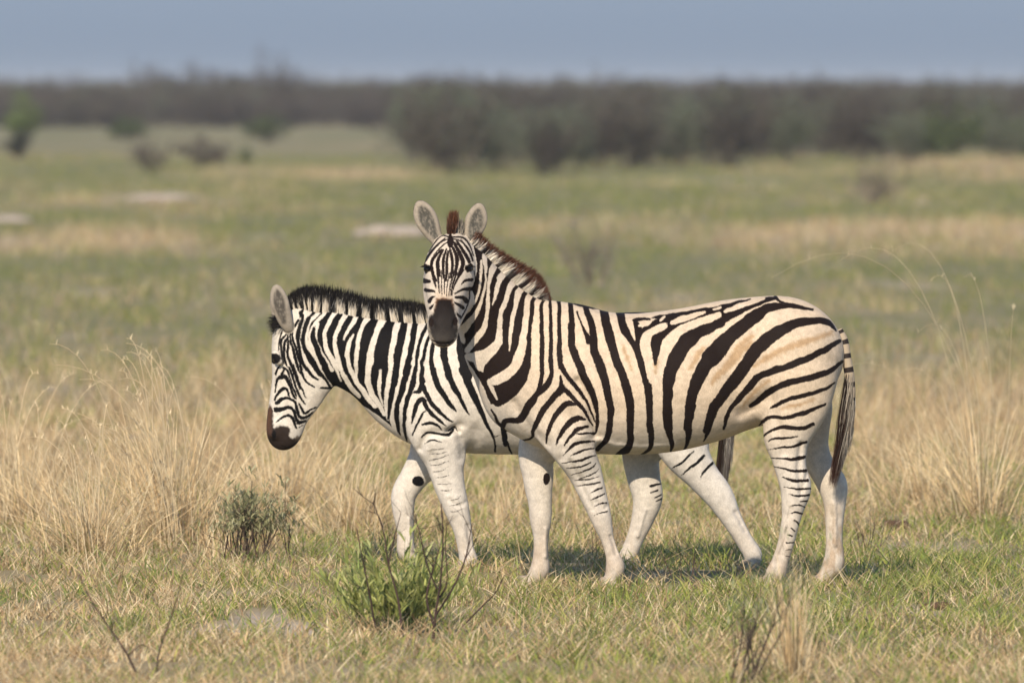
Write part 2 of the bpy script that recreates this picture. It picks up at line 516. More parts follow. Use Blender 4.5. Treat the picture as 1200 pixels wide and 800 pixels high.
# ------------------------------------------------------------------ zebras: a body surface from swept round sections
def catmull(a, k=4):
    a = np.asarray(a, float)
    if len(a) < 3: return np.array([a[0] + (a[-1] - a[0]) * t for t in np.linspace(0, 1, k + 1)])
    p = np.vstack([2 * a[0] - a[1], a, 2 * a[-1] - a[-2]])
    out = []
    for i in range(1, len(p) - 2):
        for t in np.arange(k) / k:
            out.append(.5 * (2 * p[i] + (p[i + 1] - p[i - 1]) * t + (2 * p[i - 1] - 5 * p[i] + 4 * p[i + 1] - p[i + 2]) * t * t + (3 * p[i] - p[i - 1] - 3 * p[i + 1] + p[i + 2]) * t ** 3))
    out.append(a[-1])
    return np.array(out)

def smin(a, b, k):
    h = np.maximum(k - np.abs(a - b), 0) / k
    return np.minimum(a, b) - h * h * k * .25

class Body:
    """chains: lists of nodes (photo px, py, radius px, y offset, depth ratio) standing in the plane Y0"""
    def __init__(s, Y0, chains, vox=.006, carve=()):
        s.Y0, s.vox = Y0, vox
        s.k = (D0 + Y0) / F_PX
        s.chains = [(n, s.nodes(c), kj) for n, c, kj in chains]
        s.carve = [s.nodes(c) for c in carve]
    def nodes(s, c):
        out = []
        for px, py, r, yo, ky in c:
            x, y, z = P(px, py, s.Y0 + yo)
            out.append((x, y, z, r * s.k, ky))
        return catmull(out, 4)
    @staticmethod
    def chain_sdf(nodes, X, Y, Z, pad=.12, far=.3):
        d = np.full(X.shape, far, np.float32)
        for a, b in zip(nodes[:-1], nodes[1:]):
            ky = .5 * (a[4] + b[4])
            r = max(a[3], b[3])
            yc = .5 * (a[1] + b[1])
            ax, az, bx, bz = a[0], a[2], b[0], b[2]
            ay, by = (a[1] - yc) / ky, (b[1] - yc) / ky
            vx, vy, vz = bx - ax, by - ay, bz - az
            L = vx * vx + vy * vy + vz * vz + 1e-9
            yy = (Y - yc) / ky
            t = np.clip(((X - ax) * vx + (yy - ay) * vy + (Z - az) * vz) / L, 0, 1)
            dd = np.sqrt((X - ax - t * vx) ** 2 + (yy - ay - t * vy) ** 2 + (Z - az - t * vz) ** 2) - (a[3] + (b[3] - a[3]) * t)
            d = smin(d, dd * (min(1, ky) if ky < .6 else 1), .006)
        return d
    def field_grid(s):
        al = np.vstack([c for _, c, _ in s.chains])
        lo = np.min(al[:, :3] - al[:, 3:4], 0) - .03; hi = np.max(al[:, :3] + al[:, 3:4], 0) + .03
        s.lo = lo
        n = np.ceil((hi - lo) / s.vox).astype(int) + 1
        V = np.full(n, .3, np.float32)
        ax = [lo[i] + np.arange(n[i]) * s.vox for i in range(3)]
        def box(c, pad):
            l = np.min(c[:, :3] - c[:, 3:4] * np.maximum(1, c[:, 4:5]), 0) - pad; h = np.max(c[:, :3] + c[:, 3:4] * np.maximum(1, c[:, 4:5]), 0) + pad
            i0 = np.clip(((l - lo) / s.vox).astype(int), 0, n - 1); i1 = np.clip(((h - lo) / s.vox).astype(int) + 1, 1, n)
            return tuple(slice(i0[i], i1[i]) for i in range(3))
        for nm, c, kj in s.chains:
            # evaluate in pieces of the chain so the boxes stay small
            tmp_sl = box(c, .09)
            T = np.full(V[tmp_sl].shape, .3, np.float32)
            off = [tmp_sl[i].start for i in range(3)]
            step = 2
            for i in range(0, len(c) - 1, step):
                sub = c[i:i + step + 1]
                b = box(sub, .07)
                X = ax[0][b[0]][:, None, None].astype(np.float32); Yg = ax[1][b[1]][None, :, None].astype(np.float32); Z = ax[2][b[2]][None, None, :].astype(np.float32)
                X, Yg, Z = np.broadcast_arrays(X, Yg, Z)
                d = s.chain_sdf(sub, X, Yg, Z)
                loc = tuple(slice(b[q].start - off[q], b[q].stop - off[q]) for q in range(3))
                T[loc] = smin(T[loc], d, .006)
            V[tmp_sl] = smin(V[tmp_sl], T, kj)
        for c in s.carve:
            b = box(c, .05)
            X, Yg, Z = np.broadcast_arrays(ax[0][b[0]][:, None, None], ax[1][b[1]][None, :, None], ax[2][b[2]][None, None, :])
            d = s.chain_sdf(c, X, Yg, Z, far=.3)
            V[b] = -smin(-V[b], d, .006)
        return V
    def mesh(s):
        V = s.field_grid()
        inside = V < 0
        nx, ny, nz = V.shape
        cnt = np.zeros((nx - 1, ny - 1, nz - 1), np.int8)
        for i in (0, 1):
            for j in (0, 1):
                for k in (0, 1):
                    cnt += inside[i:nx - 1 + i, j:ny - 1 + j, k:nz - 1 + k]
        I = np.argwhere((cnt > 0) & (cnt < 8))
        ids = np.full(cnt.shape, -1, np.int32); ids[tuple(I.T)] = np.arange(len(I))
        corners = np.array([(i, j, k) for i in (0, 1) for j in (0, 1) for k in (0, 1)])
        vals = np.stack([V[tuple((I + c).T)] for c in corners], 1)
        acc = np.zeros((len(I), 3)); num = np.zeros(len(I))
        for p in range(8):
            for q in range(p + 1, 8):
                if np.abs(corners[p] - corners[q]).sum() != 1: continue
                a, b = vals[:, p], vals[:, q]
                m = (a < 0) != (b < 0)
                t = np.where(m, a / np.where(m, a - b, 1), 0)
                acc += np.where(m[:, None], corners[p] + t[:, None] * (corners[q] - corners[p]), 0); num += m
        verts = s.lo + (I + acc / num[:, None]) * s.vox
        faces = []
        for axx in range(3):
            u, w = (axx + 1) % 3, (axx + 2) % 3
            sl0 = [slice(None)] * 3; sl1 = [slice(None)] * 3
            sl0[axx] = slice(0, -1); sl1[axx] = slice(1, None)
            e = inside[tuple(sl0)] != inside[tuple(sl1)]
            E = np.argwhere(e)
            E = E[(E[:, u] > 0) & (E[:, w] > 0) & (E[:, u] < V.shape[u] - 1) & (E[:, w] < V.shape[w] - 1)]
            def cid(du, dw):
                c = E.copy(); c[:, u] -= du; c[:, w] -= dw
                return ids[tuple(c.T)]
            f = np.stack([cid(0, 0), cid(1, 0), cid(1, 1), cid(0, 1)], 1)
            flip = inside[tuple(E.T)]
            f[flip] = f[flip][:, ::-1]
            faces.append(f)
        faces = np.concatenate(faces)[:, ::-1]
        # relax the surface a little
        for lam in (.5, .5, .4):
            sm = np.zeros_like(verts); c = np.zeros(len(verts))
            for a, b in ((0, 1), (1, 2), (2, 3), (3, 0)):
                np.add.at(sm, faces[:, a], verts[faces[:, b]]); np.add.at(c, faces[:, a], 1)
                np.add.at(sm, faces[:, b], verts[faces[:, a]]); np.add.at(c, faces[:, b], 1)
            verts = verts + lam * (sm / np.maximum(c, 1)[:, None] - verts)
        return verts, faces
    def region(s, verts):
        """name of the nearest chain for each vertex"""
        ds = np.stack([Body.chain_sdf(c, verts[:, 0], verts[:, 1], verts[:, 2], far=.5) for _, c, _ in s.chains], 1)
        names = np.array([n for n, _, _ in s.chains])
        return names[np.argmin(ds, 1)], ds

# ---- stripes: drawn as strokes in the plane of the animal's flank
ZOOM = {'px': (0, 0, 1), 'A': (530, 270, 5), 'B': (560, 380, 5), 'C': (660, 350, 4), 'D': (720, 340, 5), 'E': (840, 340, 5), 'F': (480, 230, 8), 'G': (480, 310, 8),
        'H': (640, 470, 5.333), 'I': (870, 470, 3.636), 'J': (770, 500, 4.446), 'K': (620, 480, 3.335),
        '1': (305, 330, 8), '2': (305, 430, 8), '3': (380, 330, 8), '4': (380, 400, 8), '5': (450, 350, 8), '6': (450, 430, 4.444), '7': (310, 375, 8)}

def parse(z, s):
    ox, oy, k = ZOOM[z]
    a = np.array([[float(v) for v in p.split(',')] for p in s.split()])
    a[:, 0] = a[:, 0] / k + ox; a[:, 1] = a[:, 1] / k + oy
    if a.shape[1] > 2: a[:, 2] /= k
    return a

def stroke_sdf(p, a):
    a = catmull(a, 4) if len(a) > 2 else a
    r = np.maximum(a[:, 2], .3) / 2
    d = np.full(len(p), 30.0)
    m = (p[:, 0] > a[:, 0].min() - 25) & (p[:, 0] < a[:, 0].max() + 25) & (p[:, 1] > a[:, 1].min() - 25) & (p[:, 1] < a[:, 1].max() + 25)
    q = p[m]; dm = d[m]
    for i in range(len(a) - 1):
        v = a[i + 1, :2] - a[i, :2]
        t = np.clip(((q - a[i, :2]) @ v) / (v @ v + 1e-9), 0, 1)
        dm = np.minimum(dm, np.linalg.norm(q - a[i, :2] - t[:, None] * v, axis=1) - (r[i] + (r[i + 1] - r[i]) * t))
    d[m] = dm
    return d

def poly_sdf(p, a):
    a = a[:, :2]; n = len(a)
    d = np.full(len(p), 1e9); ins = np.zeros(len(p), bool)
    for i in range(n):
        b, c = a[i], a[(i + 1) % n]
        v = c - b
        t = np.clip(((p - b) @ v) / (v @ v + 1e-9), 0, 1)
        d = np.minimum(d, np.linalg.norm(p - b - t[:, None] * v, axis=1))
        cond = (b[1] > p[:, 1]) != (c[1] > p[:, 1])
        xi = b[0] + (p[:, 1] - b[1]) * (c[0] - b[0]) / (c[1] - b[1] + 1e-12)
        ins ^= cond & (p[:, 0] < xi)
    return np.where(ins, -d, d)

def paint(p, ops, wide=1.0):
    """ops: lines 'k|w  zoom  points' in painting order; K paints a polygon"""
    s = np.full(len(p), 30.0)
    for line in ops.strip().splitlines():
        line = line.split('#')[0].strip()
        if not line: continue
        o, z, pts = line.split(None, 2)
        a = parse(z, pts)
        if a.shape[1] > 2: a[:, 2] *= wide
        d = poly_sdf(p, a) if o in 'KW' else stroke_sdf(p, a)
        s = np.minimum(s, d) if o in 'kK' else np.maximum(s, -d)
    return s

def flank_px(body, v, yoff=-.15):
    d = D0 + body.Y0 + yoff
    return np.stack([600 + v[:, 0] * F_PX / d, HOR - (v[:, 2] - CAM_H) * F_PX / d], 1)

# ---- front zebra data
FRONT_MAIN = """
K px 550,283 570,284 596,304 616,322 634,338 628,352 626,366 623,390 622,430 617,446 606,462 592,474 575,474 568,458 556,436 542,415 530,400 530,380 540,330
w G 668,-40,16 668,40,22 664,130,22 650,260,22 605,365,20
w G 700,30,12 712,90,16 716,150,18 695,270,22 660,390,30 600,490,44 530,580,70 470,640,90 500,710,40 512,735,20
w A 205,120,36 188,150,32 190,185,26 197,240,18
w A 275,165,40 240,215,38 228,260,26 214,320,18 210,400,20 203,500,26 180,580,34 130,650,36 85,705,30
w A 330,220,40 285,272,38 275,300,28 258,360,24 235,440,6
w A 385,270,40 342,325,38 335,350,32 310,420,28 282,500,28 275,600,30 262,660,36 210,710,50 140,745,60 90,740,40
w B 130,40,30 122,100,40 70,165,64 10,220,70 20,272,22
w A 440,300,40 392,355,38 385,375,34 372,440,28 350,540,24 337,640,18 335,700,6
w A 490,340,38 448,395,36 440,430,32 432,520,34 415,640,42 375,780,50
w B 265,100,42 245,200,46 190,275,60 110,325,60 72,335,44
w A 530,375,32 500,425,34 498,500,28 498,600,28 497,700,32 492,800,32
w B 345,120,34 338,230,32 318,330,38 265,415,60 220,465,74 150,490,40
k A 545,400,14 522,440,22 525,560,26 528,700,28 526,800,26
k B 375,100,24 376,200,26 373,300,26 352,390,30 310,460,46 262,535,46 232,563,42 165,566,34 142,602,36
k A 572,400,16 573,430,18 577,560,22 577,700,26 575,800,24
k B 425,100,24 427,200,26 430,280,28 402,355,38 352,402,36
k A 622,390,22 625,440,22 627,560,26 632,700,26 632,800,26
k B 478,0,26 474,120,24 478,210,30 500,270,32 560,345,28 620,420,22 655,490,16 690,570,8
k B 482,300,12 488,345,26 490,372,44 445,420,36 390,490,36 345,570,34 325,620,24 318,662,16 262,684,12
k B 490,350,30 530,400,28 590,460,26 635,520,18 675,590,8
k A 688,380,30 694,440,30 702,520,36 700,600,36 705,680,36
k B 548,0,40 552,120,44 595,240,46 640,340,44 680,430,36 700,520,22 700,590,18 682,637,14 660,636,10
k C 104,30,26 112,64,26 135,120,32 140,175,36 148,250,40 183,340,42 208,440,38 222,520,32 215,600,32 200,660,30 160,708,20
k C 66,60,10 84,110,9 100,150,16 122,200,32
k C 182,30,38 195,82,40 215,170,44 250,290,40 290,390,40 310,480,38 315,580,34 312,670,34 295,710,36 255,732,20
k D 30,100,44 40,165,46 62,235,50 130,320,60 160,420,56 185,520,50 200,630,44 205,740,40 208,820,38
k C 408,590,30 414,650,28 408,698,20 370,732,12
k D 140,310,60 146,250,56 128,205,40 112,185,26 150,172,18 205,168,16
k D 165,250,36 200,218,40 245,190,38 300,170,30 340,150,20
K D 215,160 300,140 420,118 560,100 700,72 800,48 800,110 690,150 600,210 540,240 470,260 410,300 330,200
k D 330,215,60 262,262,66 240,320,60 242,375,44 240,430,16
k D 620,185,60 560,212,70 480,245,84 410,310,92 350,410,90 318,500,72 310,600,60 310,700,52 318,820,44
k C 490,450,46 484,540,42 494,620,34 508,680,22 506,725,8
k E -20,190,60 40,160,60 100,130,56 200,85,46 300,55,30 345,48,22
k px 646,346,3 665,353,4 700,361.5,4.4 740,365.5,4 765,363.5,3
w D 215,150,10 400,122,12 540,94,14 700,60,14 830,38,14
w E 0,70,10 120,45,12 250,32,14 350,36,12 480,60,14 560,95,14
w D 295,205,30 262,222,40 215,245,44 182,275,44 165,320,32 178,370,34 195,420,40 215,520,40
w D 145,208,14 185,200,20 212,183,14
w D 292,158,14 268,178,14
w D 92,190,30 105,240,26 120,288,10
w D 340,188,26 430,158,32 528,130,14
w D 580,112,14 620,103,16
w D 650,126,18 700,105,28 820,66,26 880,50,16
w D 612,145,34 560,165,40 480,190,44 400,225,52 330,275,54 292,330,44 268,420,40 252,520,40
k E 345,45,24 380,72,14 470,90,14 560,110,10
k E -40,395,110 10,340,108 60,280,84 150,210,80 220,155,74 300,105,54 400,92,30 480,100,26 565,113,14
k D 600,340,84 540,420,84 490,510,80 455,600,70 438,700,58 428,800,48
k C 600,500,46 590,560,36 588,640,26 578,690,16 562,722,6
k E 700,240,12 660,195,36 600,177,40 500,186,50 430,205,58 320,265,76 240,335,80 180,415,76 110,510,70 40,605,64 -20,690,56
k D 580,680,56 552,760,48 540,820,42
k C 720,480,44 688,570,34 675,630,20 658,668,8
k E 722,300,26 640,345,38 550,385,40 440,432,40 330,468,42 240,505,44 190,560,44 130,630,36 80,690,28 52,760,24 42,810,18
k C 772,545,18 752,592,8
k E 738,420,22 650,477,34 550,507,36 440,532,36 350,562,38 290,602,38 240,650,36 198,675,26
k E 692,543,10 620,580,24 520,607,26 430,632,26 355,665,26 312,687,12
k E 632,668,16 560,697,26 470,727,26 390,742,22 310,742,22 272,768,18 250,797,8
k I 302,98,16 250,114,20 170,108,16 120,125,12 88,152,7
k I 234,150,5 180,155,12 130,160,9 108,171,4
k I 272,172,13 220,189,12 160,198,8 105,206,4
k I 263,238,15 210,244,12 115,240,4
k I 268,296,15 220,296,12 150,281,6 115,279,3
k I 277,337,12 220,336,12 168,319,4
k I 290,370,8 230,371,10 178,364,4
k I 296,397,8 240,401,10 198,394,3
k I 287,424,8 243,423,5
k I 277,453,6 237,438,8 203,446,3
k I 257,481,8 225,470,8 204,476,3
k I 246,527,8 222,507,7
k I 221,551,8 204,534,6
k I 211,573,8 194,567,7
k I 220,600,6 184,602,6
k I 208,632,5 184,632,4
k I 200,662,5 184,660,3
k B 580,465,12 520,462,38 470,510,34 440,560,30 410,620,22 402,695,10
k B 630,552,14 585,545,32 530,577,34 490,630,26 458,700,8
k B 645,595,16 580,610,26 545,650,24 503,705,10
k B 684,632,10 620,636,13 565,632,8
k B 684,683,10 620,683,18 570,697,24 530,732,14 495,765,6
k H 302,294,9 240,300,14 190,320,14 153,337,6
k H 306,337,9 250,351,16 190,371,14 98,380,5
k H 277,379,8 230,401,14 128,415,6
k H 313,384,5 280,416,12 230,436,10 160,457,4
k H 327,425,5 290,450,10 185,491,6
k H 332,466,7 270,485,11 178,490,5
k H 336,508,11 270,518,12 188,526,5
k H 352,537,9 310,553,14 276,572,5
k H 364,577,10 320,596,14 278,616,4
k H 377,632,12 340,641,12 296,657,4
k H 382,687,9 340,692,10 298,711,3
k B 10,290,30 45,360,28 75,420,26 110,470,30 135,440,50
w B 62,348,18 92,395,20 112,440,12
k B 78,498,12 115,575,18 160,622,14 240,682,14 315,717,8
"""
FRONT_HEAD = """
k F 352,405,10 290,435,12 225,500,14 176,560,12
k F 362,430,10 310,462,12 250,525,12 220,560,8
k F 405,400,10 470,420,12 540,480,12 588,560,8
k F 400,425,10 450,455,12 500,500,12 540,560,8
k F 330,398,12 255,462,16 192,535,22 150,600,22 130,640,16
k F 300,500,16 232,570,26 205,630,28 218,720,26 250,790,20
k G 205,60,18 225,125,18 248,200,12
k F 312,505,18 270,590,28 263,650,32 280,740,26
k G 260,60,20 270,140,16 280,260,10
k F 345,495,14 318,580,24 315,660,24 318,760,18
k G 300,60,12 300,150,12 302,290,8
k F 362,515,18 350,600,22 350,700,24 340,790,16
k G 330,100,14 325,270,8
k F 378,495,16 395,570,26 402,660,24 385,760,20
k G 375,80,14 352,200,10 348,290,6
k F 398,470,18 440,560,32 442,640,30 428,740,18
k G 420,60,16 385,180,14 368,290,8
k F 418,440,22 480,560,36 500,640,34 460,740,28
k G 440,80,18 400,200,14 385,290,8
k F 440,420,18 520,540,30 560,615,30
k G 500,50,24 450,130,20 410,220,14 398,290,8
k F 480,410,12 560,520,20 592,605,16
k F 400,385,14 500,392,16 560,460,14 600,560,10
k F 370,385,16 300,372,12 240,430,12 178,525,10
k F 380,370,24 382,430,56 380,470,30
k G 140,155,44 185,157,26
k G 150,240,34 220,245,22 244,258,8
k G 186,340,34 212,303,20 240,296,8
k G 196,404,26 226,368,10
k G 215,130,12 248,215,8
k G 582,143,30 520,150,22 488,182,10
k G 570,230,36 500,232,22 428,268,12
k G 534,345,40 500,308,32 428,303,18
k G 500,405,30 460,372,24 418,350,12
k G 472,485,22 430,440,16
k G 562,250,12 556,340,12 522,430,12 478,505,12
k G 604,60,8 620,160,9 618,240,7
k G 150,20,40 155,70,26
k G 570,15,44 545,60,26
"""
MUZZLE_F = parse('G', '245,318 300,305 405,312 425,400 440,480 462,560 450,650 410,730 340,780 270,770 215,700 180,600 170,500 225,440')

W = -.14   # near side legs
E_ = .15   # far side legs
front_chains = [
    ('main', [(612, 462, 46, 0, .78), (632, 447, 68, 0, .78), (660, 443, 85, 0, .80), (700, 448, 83, 0, .86), (740, 450, 82, 0, .90), (780, 447, 82, 0, .92), (820, 439, 80, 0, .90),
              (855, 429, 77, 0, .86), (890, 422, 74, 0, .84), (918, 416, 68, 0, .86), (937, 415, 52, 0, .9)], .03),
    ('main', [(660, 425, 66, 0, .62), (630, 418, 66, 0, .60), (606, 407, 61, -.02, .58), (583, 376, 47, -.04, .60), (558, 341, 37, -.08, .68), (545, 318, 30, -.12, .8)], .05),
    # near foreleg
    ('main', [(648, 478, 38, -.13, .7), (662, 500, 34, -.17, .62), (674, 530, 23.5, -.17, .8), (685, 552, 19.5, W, .8), (695, 579, 15.5, W, .85), (703.5, 604, 12.3, W, .95), (708, 619, 9.6, W, .95),
              (712, 632, 7.3, W, .95), (718, 651, 7.9, W, .95), (721, 665, 10.6, W, 1), (716, 678, 7.8, W, 1), (713, 686, 10.5, W, 1)], .035),
    # far foreleg
    ('farfore', [(645, 500, 34, .13, .7), (629, 532, 21.5, .15, .8), (630.5, 555, 18, E_, .8), (631, 570, 16, E_, .85), (633, 590, 13.3, E_, .9), (633.5, 608, 12.4, E_, .95), (634, 630, 8.6, E_, .95),
                 (633.5, 652, 8.8, E_, .95), (632, 668, 10.9, E_, 1), (623, 680, 7.8, E_, 1), (616, 687, 10, E_, 1)], .03),
    # near hind leg
    ('main', [(925, 432, 58, -.08, .8), (930, 465, 44, -.12, .7), (927, 490, 33, -.14, .72), (922, 512, 26.5, W, .75), (924, 532, 20.5, W, .8), (927, 550, 17.8, W, .85), (932.5, 571, 17.8, W, .8),
              (930, 590, 13.8, W, .85), (927, 608, 10.7, W, .9), (921, 636, 9.4, W, .95), (914, 658, 9.4, W, .95), (909, 672, 11.4, W, 1), (903, 682, 8.8, W, 1), (899, 688, 10.5, W, 1)], .035),
    # far hind leg
    ('farhind', [(935, 470, 42, .12, .7), (944, 502, 28, .14, .75), (952, 526, 19, E_, .8), (963, 548, 16, E_, .8), (975, 567, 17.2, E_, .8), (978, 584, 13.6, E_, .85), (978, 602, 11, E_, .9), (977.5, 630, 9.6, E_, .95),
                 (978, 652, 11, E_, .95), (976, 662, 12, E_, 1), (968, 674, 9, E_, 1), (962, 684, 10.5, E_, 1)], .03),
    # head turned to the camera: skull, nose, jaws
    ('head', [(532, 293, 19.5, -.10, .9), (530, 300, 26, -.13, .9), (527.5, 314, 30, -.19, .85), (524.5, 333, 26, -.26, .9), (521.5, 352, 20, -.33, 1.0), (520, 368, 17.6, -.38, 1.0), (519.5, 380, 18, -.405, 1.0), (519.5, 389, 17, -.41, .95)], .02),
    ('head', [(541, 322, 20, -.07, 1.2), (538, 345, 18, -.14, 1.2), (530, 368, 14, -.25, 1.2), (523, 388, 12, -.36, 1.0), (519, 394, 10.5, -.39, 1.0)], .03),
    ('head', [(512, 326, 16, -.12, 1.2), (511, 348, 14, -.18, 1.2), (514, 370, 12, -.27, 1.2), (518, 392, 11, -.37, 1)], .03),
    ('head', [(502, 311, 5.5, -.245, 1), (508, 305, 5.5, -.25, 1)], .02),
    ('head', [(549, 312, 5.5, -.235, 1), (542, 305, 5.5, -.25, 1)], .02),
    ('head', [(507, 382, 5.5, -.435, 1), (511, 376, 5, -.43, 1)], .02),
    ('head', [(533, 382, 5.5, -.43, 1), (529, 376, 5, -.43, 1)], .02),
    # ears
    ('ear', [(513, 284, 6, -.10, .8), (507, 272, 9.5, -.09, .6), (500.5, 259, 11.8, -.085, .42), (496, 249, 10, -.08, .36), (493, 242, 5.2, -.08, .36), (492, 239.5, 2.4, -.08, .5)], .012),
    ('ear', [(549, 287, 6, -.09, .8), (552, 275, 9.5, -.08, .6), (557, 262, 11.4, -.075, .42), (559.5, 253, 9.8, -.07, .36), (561, 245, 5.2, -.07, .36), (561.5, 242.5, 2.4, -.07, .5)], .012),
]
front_carve = [
    [(509, 274, 5, -.128, .6), (500.5, 259, 8.6, -.118, .5), (496, 249, 7, -.105, .4), (493.5, 243, 3, -.1, .4)],
    [(552, 277, 5, -.118, .6), (557, 262, 8.4, -.108, .5), (559.5, 253, 7, -.096, .4), (561, 246, 3, -.09, .4)],
    [(506.5, 376, 1.6, -.463, 1), (508, 382, 2.2, -.462, 1)],
    [(533, 376, 1.6, -.46, 1), (532, 382, 2.2, -.46, 1)],
    [(508, 399, .8, -.43, 1), (519, 402, .9, -.45, 1), (530, 399, .8, -.43, 1)],
]

REAR_MAIN = """
K 1 350,285 400,255 440,235 620,230 800,280 800,800 470,800 430,730 392,650 362,570 352,470 365,390
K px 404,362 435,371 462,376 478,378 470,420 462,450 462,503 452,495 440,486 424,475 408,464 398,459 390,452 385,442 372,430 404,410
w 1 400,200,36 425,260,40 395,330,30 350,400,40 335,450,40
w 1 475,180,34 470,270,36 410,350,40 380,440,36 375,540,36 400,640,44 460,760,60 500,820,50
w 1 530,170,36 545,250,40 520,320,36 450,390,40 425,480,40 425,550,40 460,640,40 510,720,50 560,810,50
w 1 610,170,36 615,250,44 590,310,36 520,390,28 470,470,30 460,530,32 480,610,32 520,690,40 570,760,30
w 1 540,400,24 520,480,30 520,570,40 560,660,44 620,760,44 670,830,36
w 1 700,170,50 710,260,50 680,330,36 615,440,36 600,520,38 620,640,42 680,740,44 720,790,40 750,830,24
w 4 10,30,24 60,170,26 110,270,26 155,375,16
w 3 205,240,56 200,310,46 140,420,40 105,520,36 100,620,40 130,760,40
w 4 105,100,40 140,220,36 190,340,40 250,440,44 320,520,40
w 3 275,500,18 225,600,40 210,700,44
w 4 215,120,44 222,200,40 262,310,42 330,420,46 400,520,46 470,610,40
w 3 310,240,50 290,340,40 240,430,34 190,510,28 180,538,18
w 3 420,240,60 415,330,60 360,420,38 325,530,36 305,640,40 300,760,40
w 4 305,150,38 296,250,34 300,348,16
w 3 560,230,70 555,340,70 500,450,56 450,600,60 430,760,60
w 4 430,120,58 410,250,50 405,370,50 440,480,50 500,580,44 560,690,30
w 4 525,275,20 516,380,40 515,480,28 545,610,10
w 3 700,270,70 690,370,60 665,480,56 640,600,52 625,740,52
w 4 625,150,54 625,280,54 600,400,46 580,520,38 575,620,36 600,730,30
w 5 255,150,60 245,240,50 225,340,48 205,440,42 180,570,42 140,760,42
w 4 670,480,44 645,620,46 640,740,46 655,810,40
W px 520,370 477.5,430 474,445 471,470 476,500 470,530 420,540 860,545 870,360
k 6 65,-60,34 65,0,34 45,120,28 30,200,24 24,270,14
k 5 100,800,60 115,700,56 140,500,60 165,350,70 190,215,70
k 6 125,0,40 95,120,30 66,220,26 74,320,20 86,355,8
k 5 300,190,60 280,300,56 262,420,56 235,560,54 215,660,50 190,790,46
k 6 165,0,22 150,90,30 115,190,24 104,280,20 110,350,16 121,400,6
k 5 400,250,34 345,380,34 312,520,34 300,640,34 278,800,30
k 5 440,320,30 392,450,34 362,580,36 352,700,36 372,770,40
k 6 200,0,24 195,70,20 185,120,24 158,131,12
k 6 195,75,20 215,120,26 245,180,24 290,230,22 330,265,14 362,282,6
k 5 470,380,30 460,430,36 442,560,46 458,680,50 505,790,50
k 6 255,10,26 275,80,32 310,140,30 350,200,20 375,230,6
k 5 562,400,70 560,450,70 570,560,70 600,680,66 640,790,66
k 6 330,30,34 360,90,34 400,160,26 430,220,14 448,250,4
k 5 705,250,60 715,400,62 718,500,70 742,600,74 790,720,80
k 6 410,10,44 445,90,38 485,180,34 520,260,24 550,320,18 575,380,10 580,440,14
k 6 560,340,6 580,360,6 600,352,4
k 6 640,385,8 652,425,12 664,458,8
k 6 144,295,6 155,240,20 180,180,26 205,165,24 220,200,22 250,240,22 300,285,14 328,302,5
k 6 150,352,9 175,290,12 200,240,12 222,228,7
k 6 198,296,9 240,285,18 280,300,14 306,327,6
k 6 194,362,9 230,335,13 300,345,13 335,350,16 362,325,14
k 6 214,397,5 250,375,10 300,385,5
k 6 335,330,8 365,310,10 385,330,6
k 6 225,432,3 270,425,5 312,420,3
k 6 238,482,3 290,470,5 332,456,3
k 6 258,542,3 300,535,4 332,518,3
k 6 280,605,3 320,606,5 350,600,2
k 6 245,510,3 290,502,5 335,490,3
k 6 268,572,3 305,570,5 340,560,3
k 6 292,640,3 325,640,5 360,632,3
k 6 232,455,3 275,448,5 322,440,3
k 6 345,720,4 380,712,6 405,700,3
k 6 350,752,3 385,745,6 412,735,3
k 6 350,690,3 385,680,5 400,665,3
# flank behind the front zebra
k px 574,360,14 580,420,12 588,480,10 592,520,6
k px 606,360,14 612,420,12 618,480,10 620,525,6
k px 638,360,14 644,420,12 648,480,10 650,525,6
k px 670,360,14 676,420,12 680,480,10 680,525,6
k px 770,360,14 756,420,13 736,480,11 730,525,6
k px 800,370,14 786,420,13 766,480,11 752,520,6
k px 848,380,14 816,420,13 796,470,11 780,515,6
k px 862,430,10 830,460,12 812,490,10 800,520,6
k px 690,369,5 730,368,6 780,369,5
k J 188,128,8 130,180,14 78,212,6
k J 247,148,14 200,190,18 128,247,6
k J 287,188,16 250,225,14 228,263,6
"""
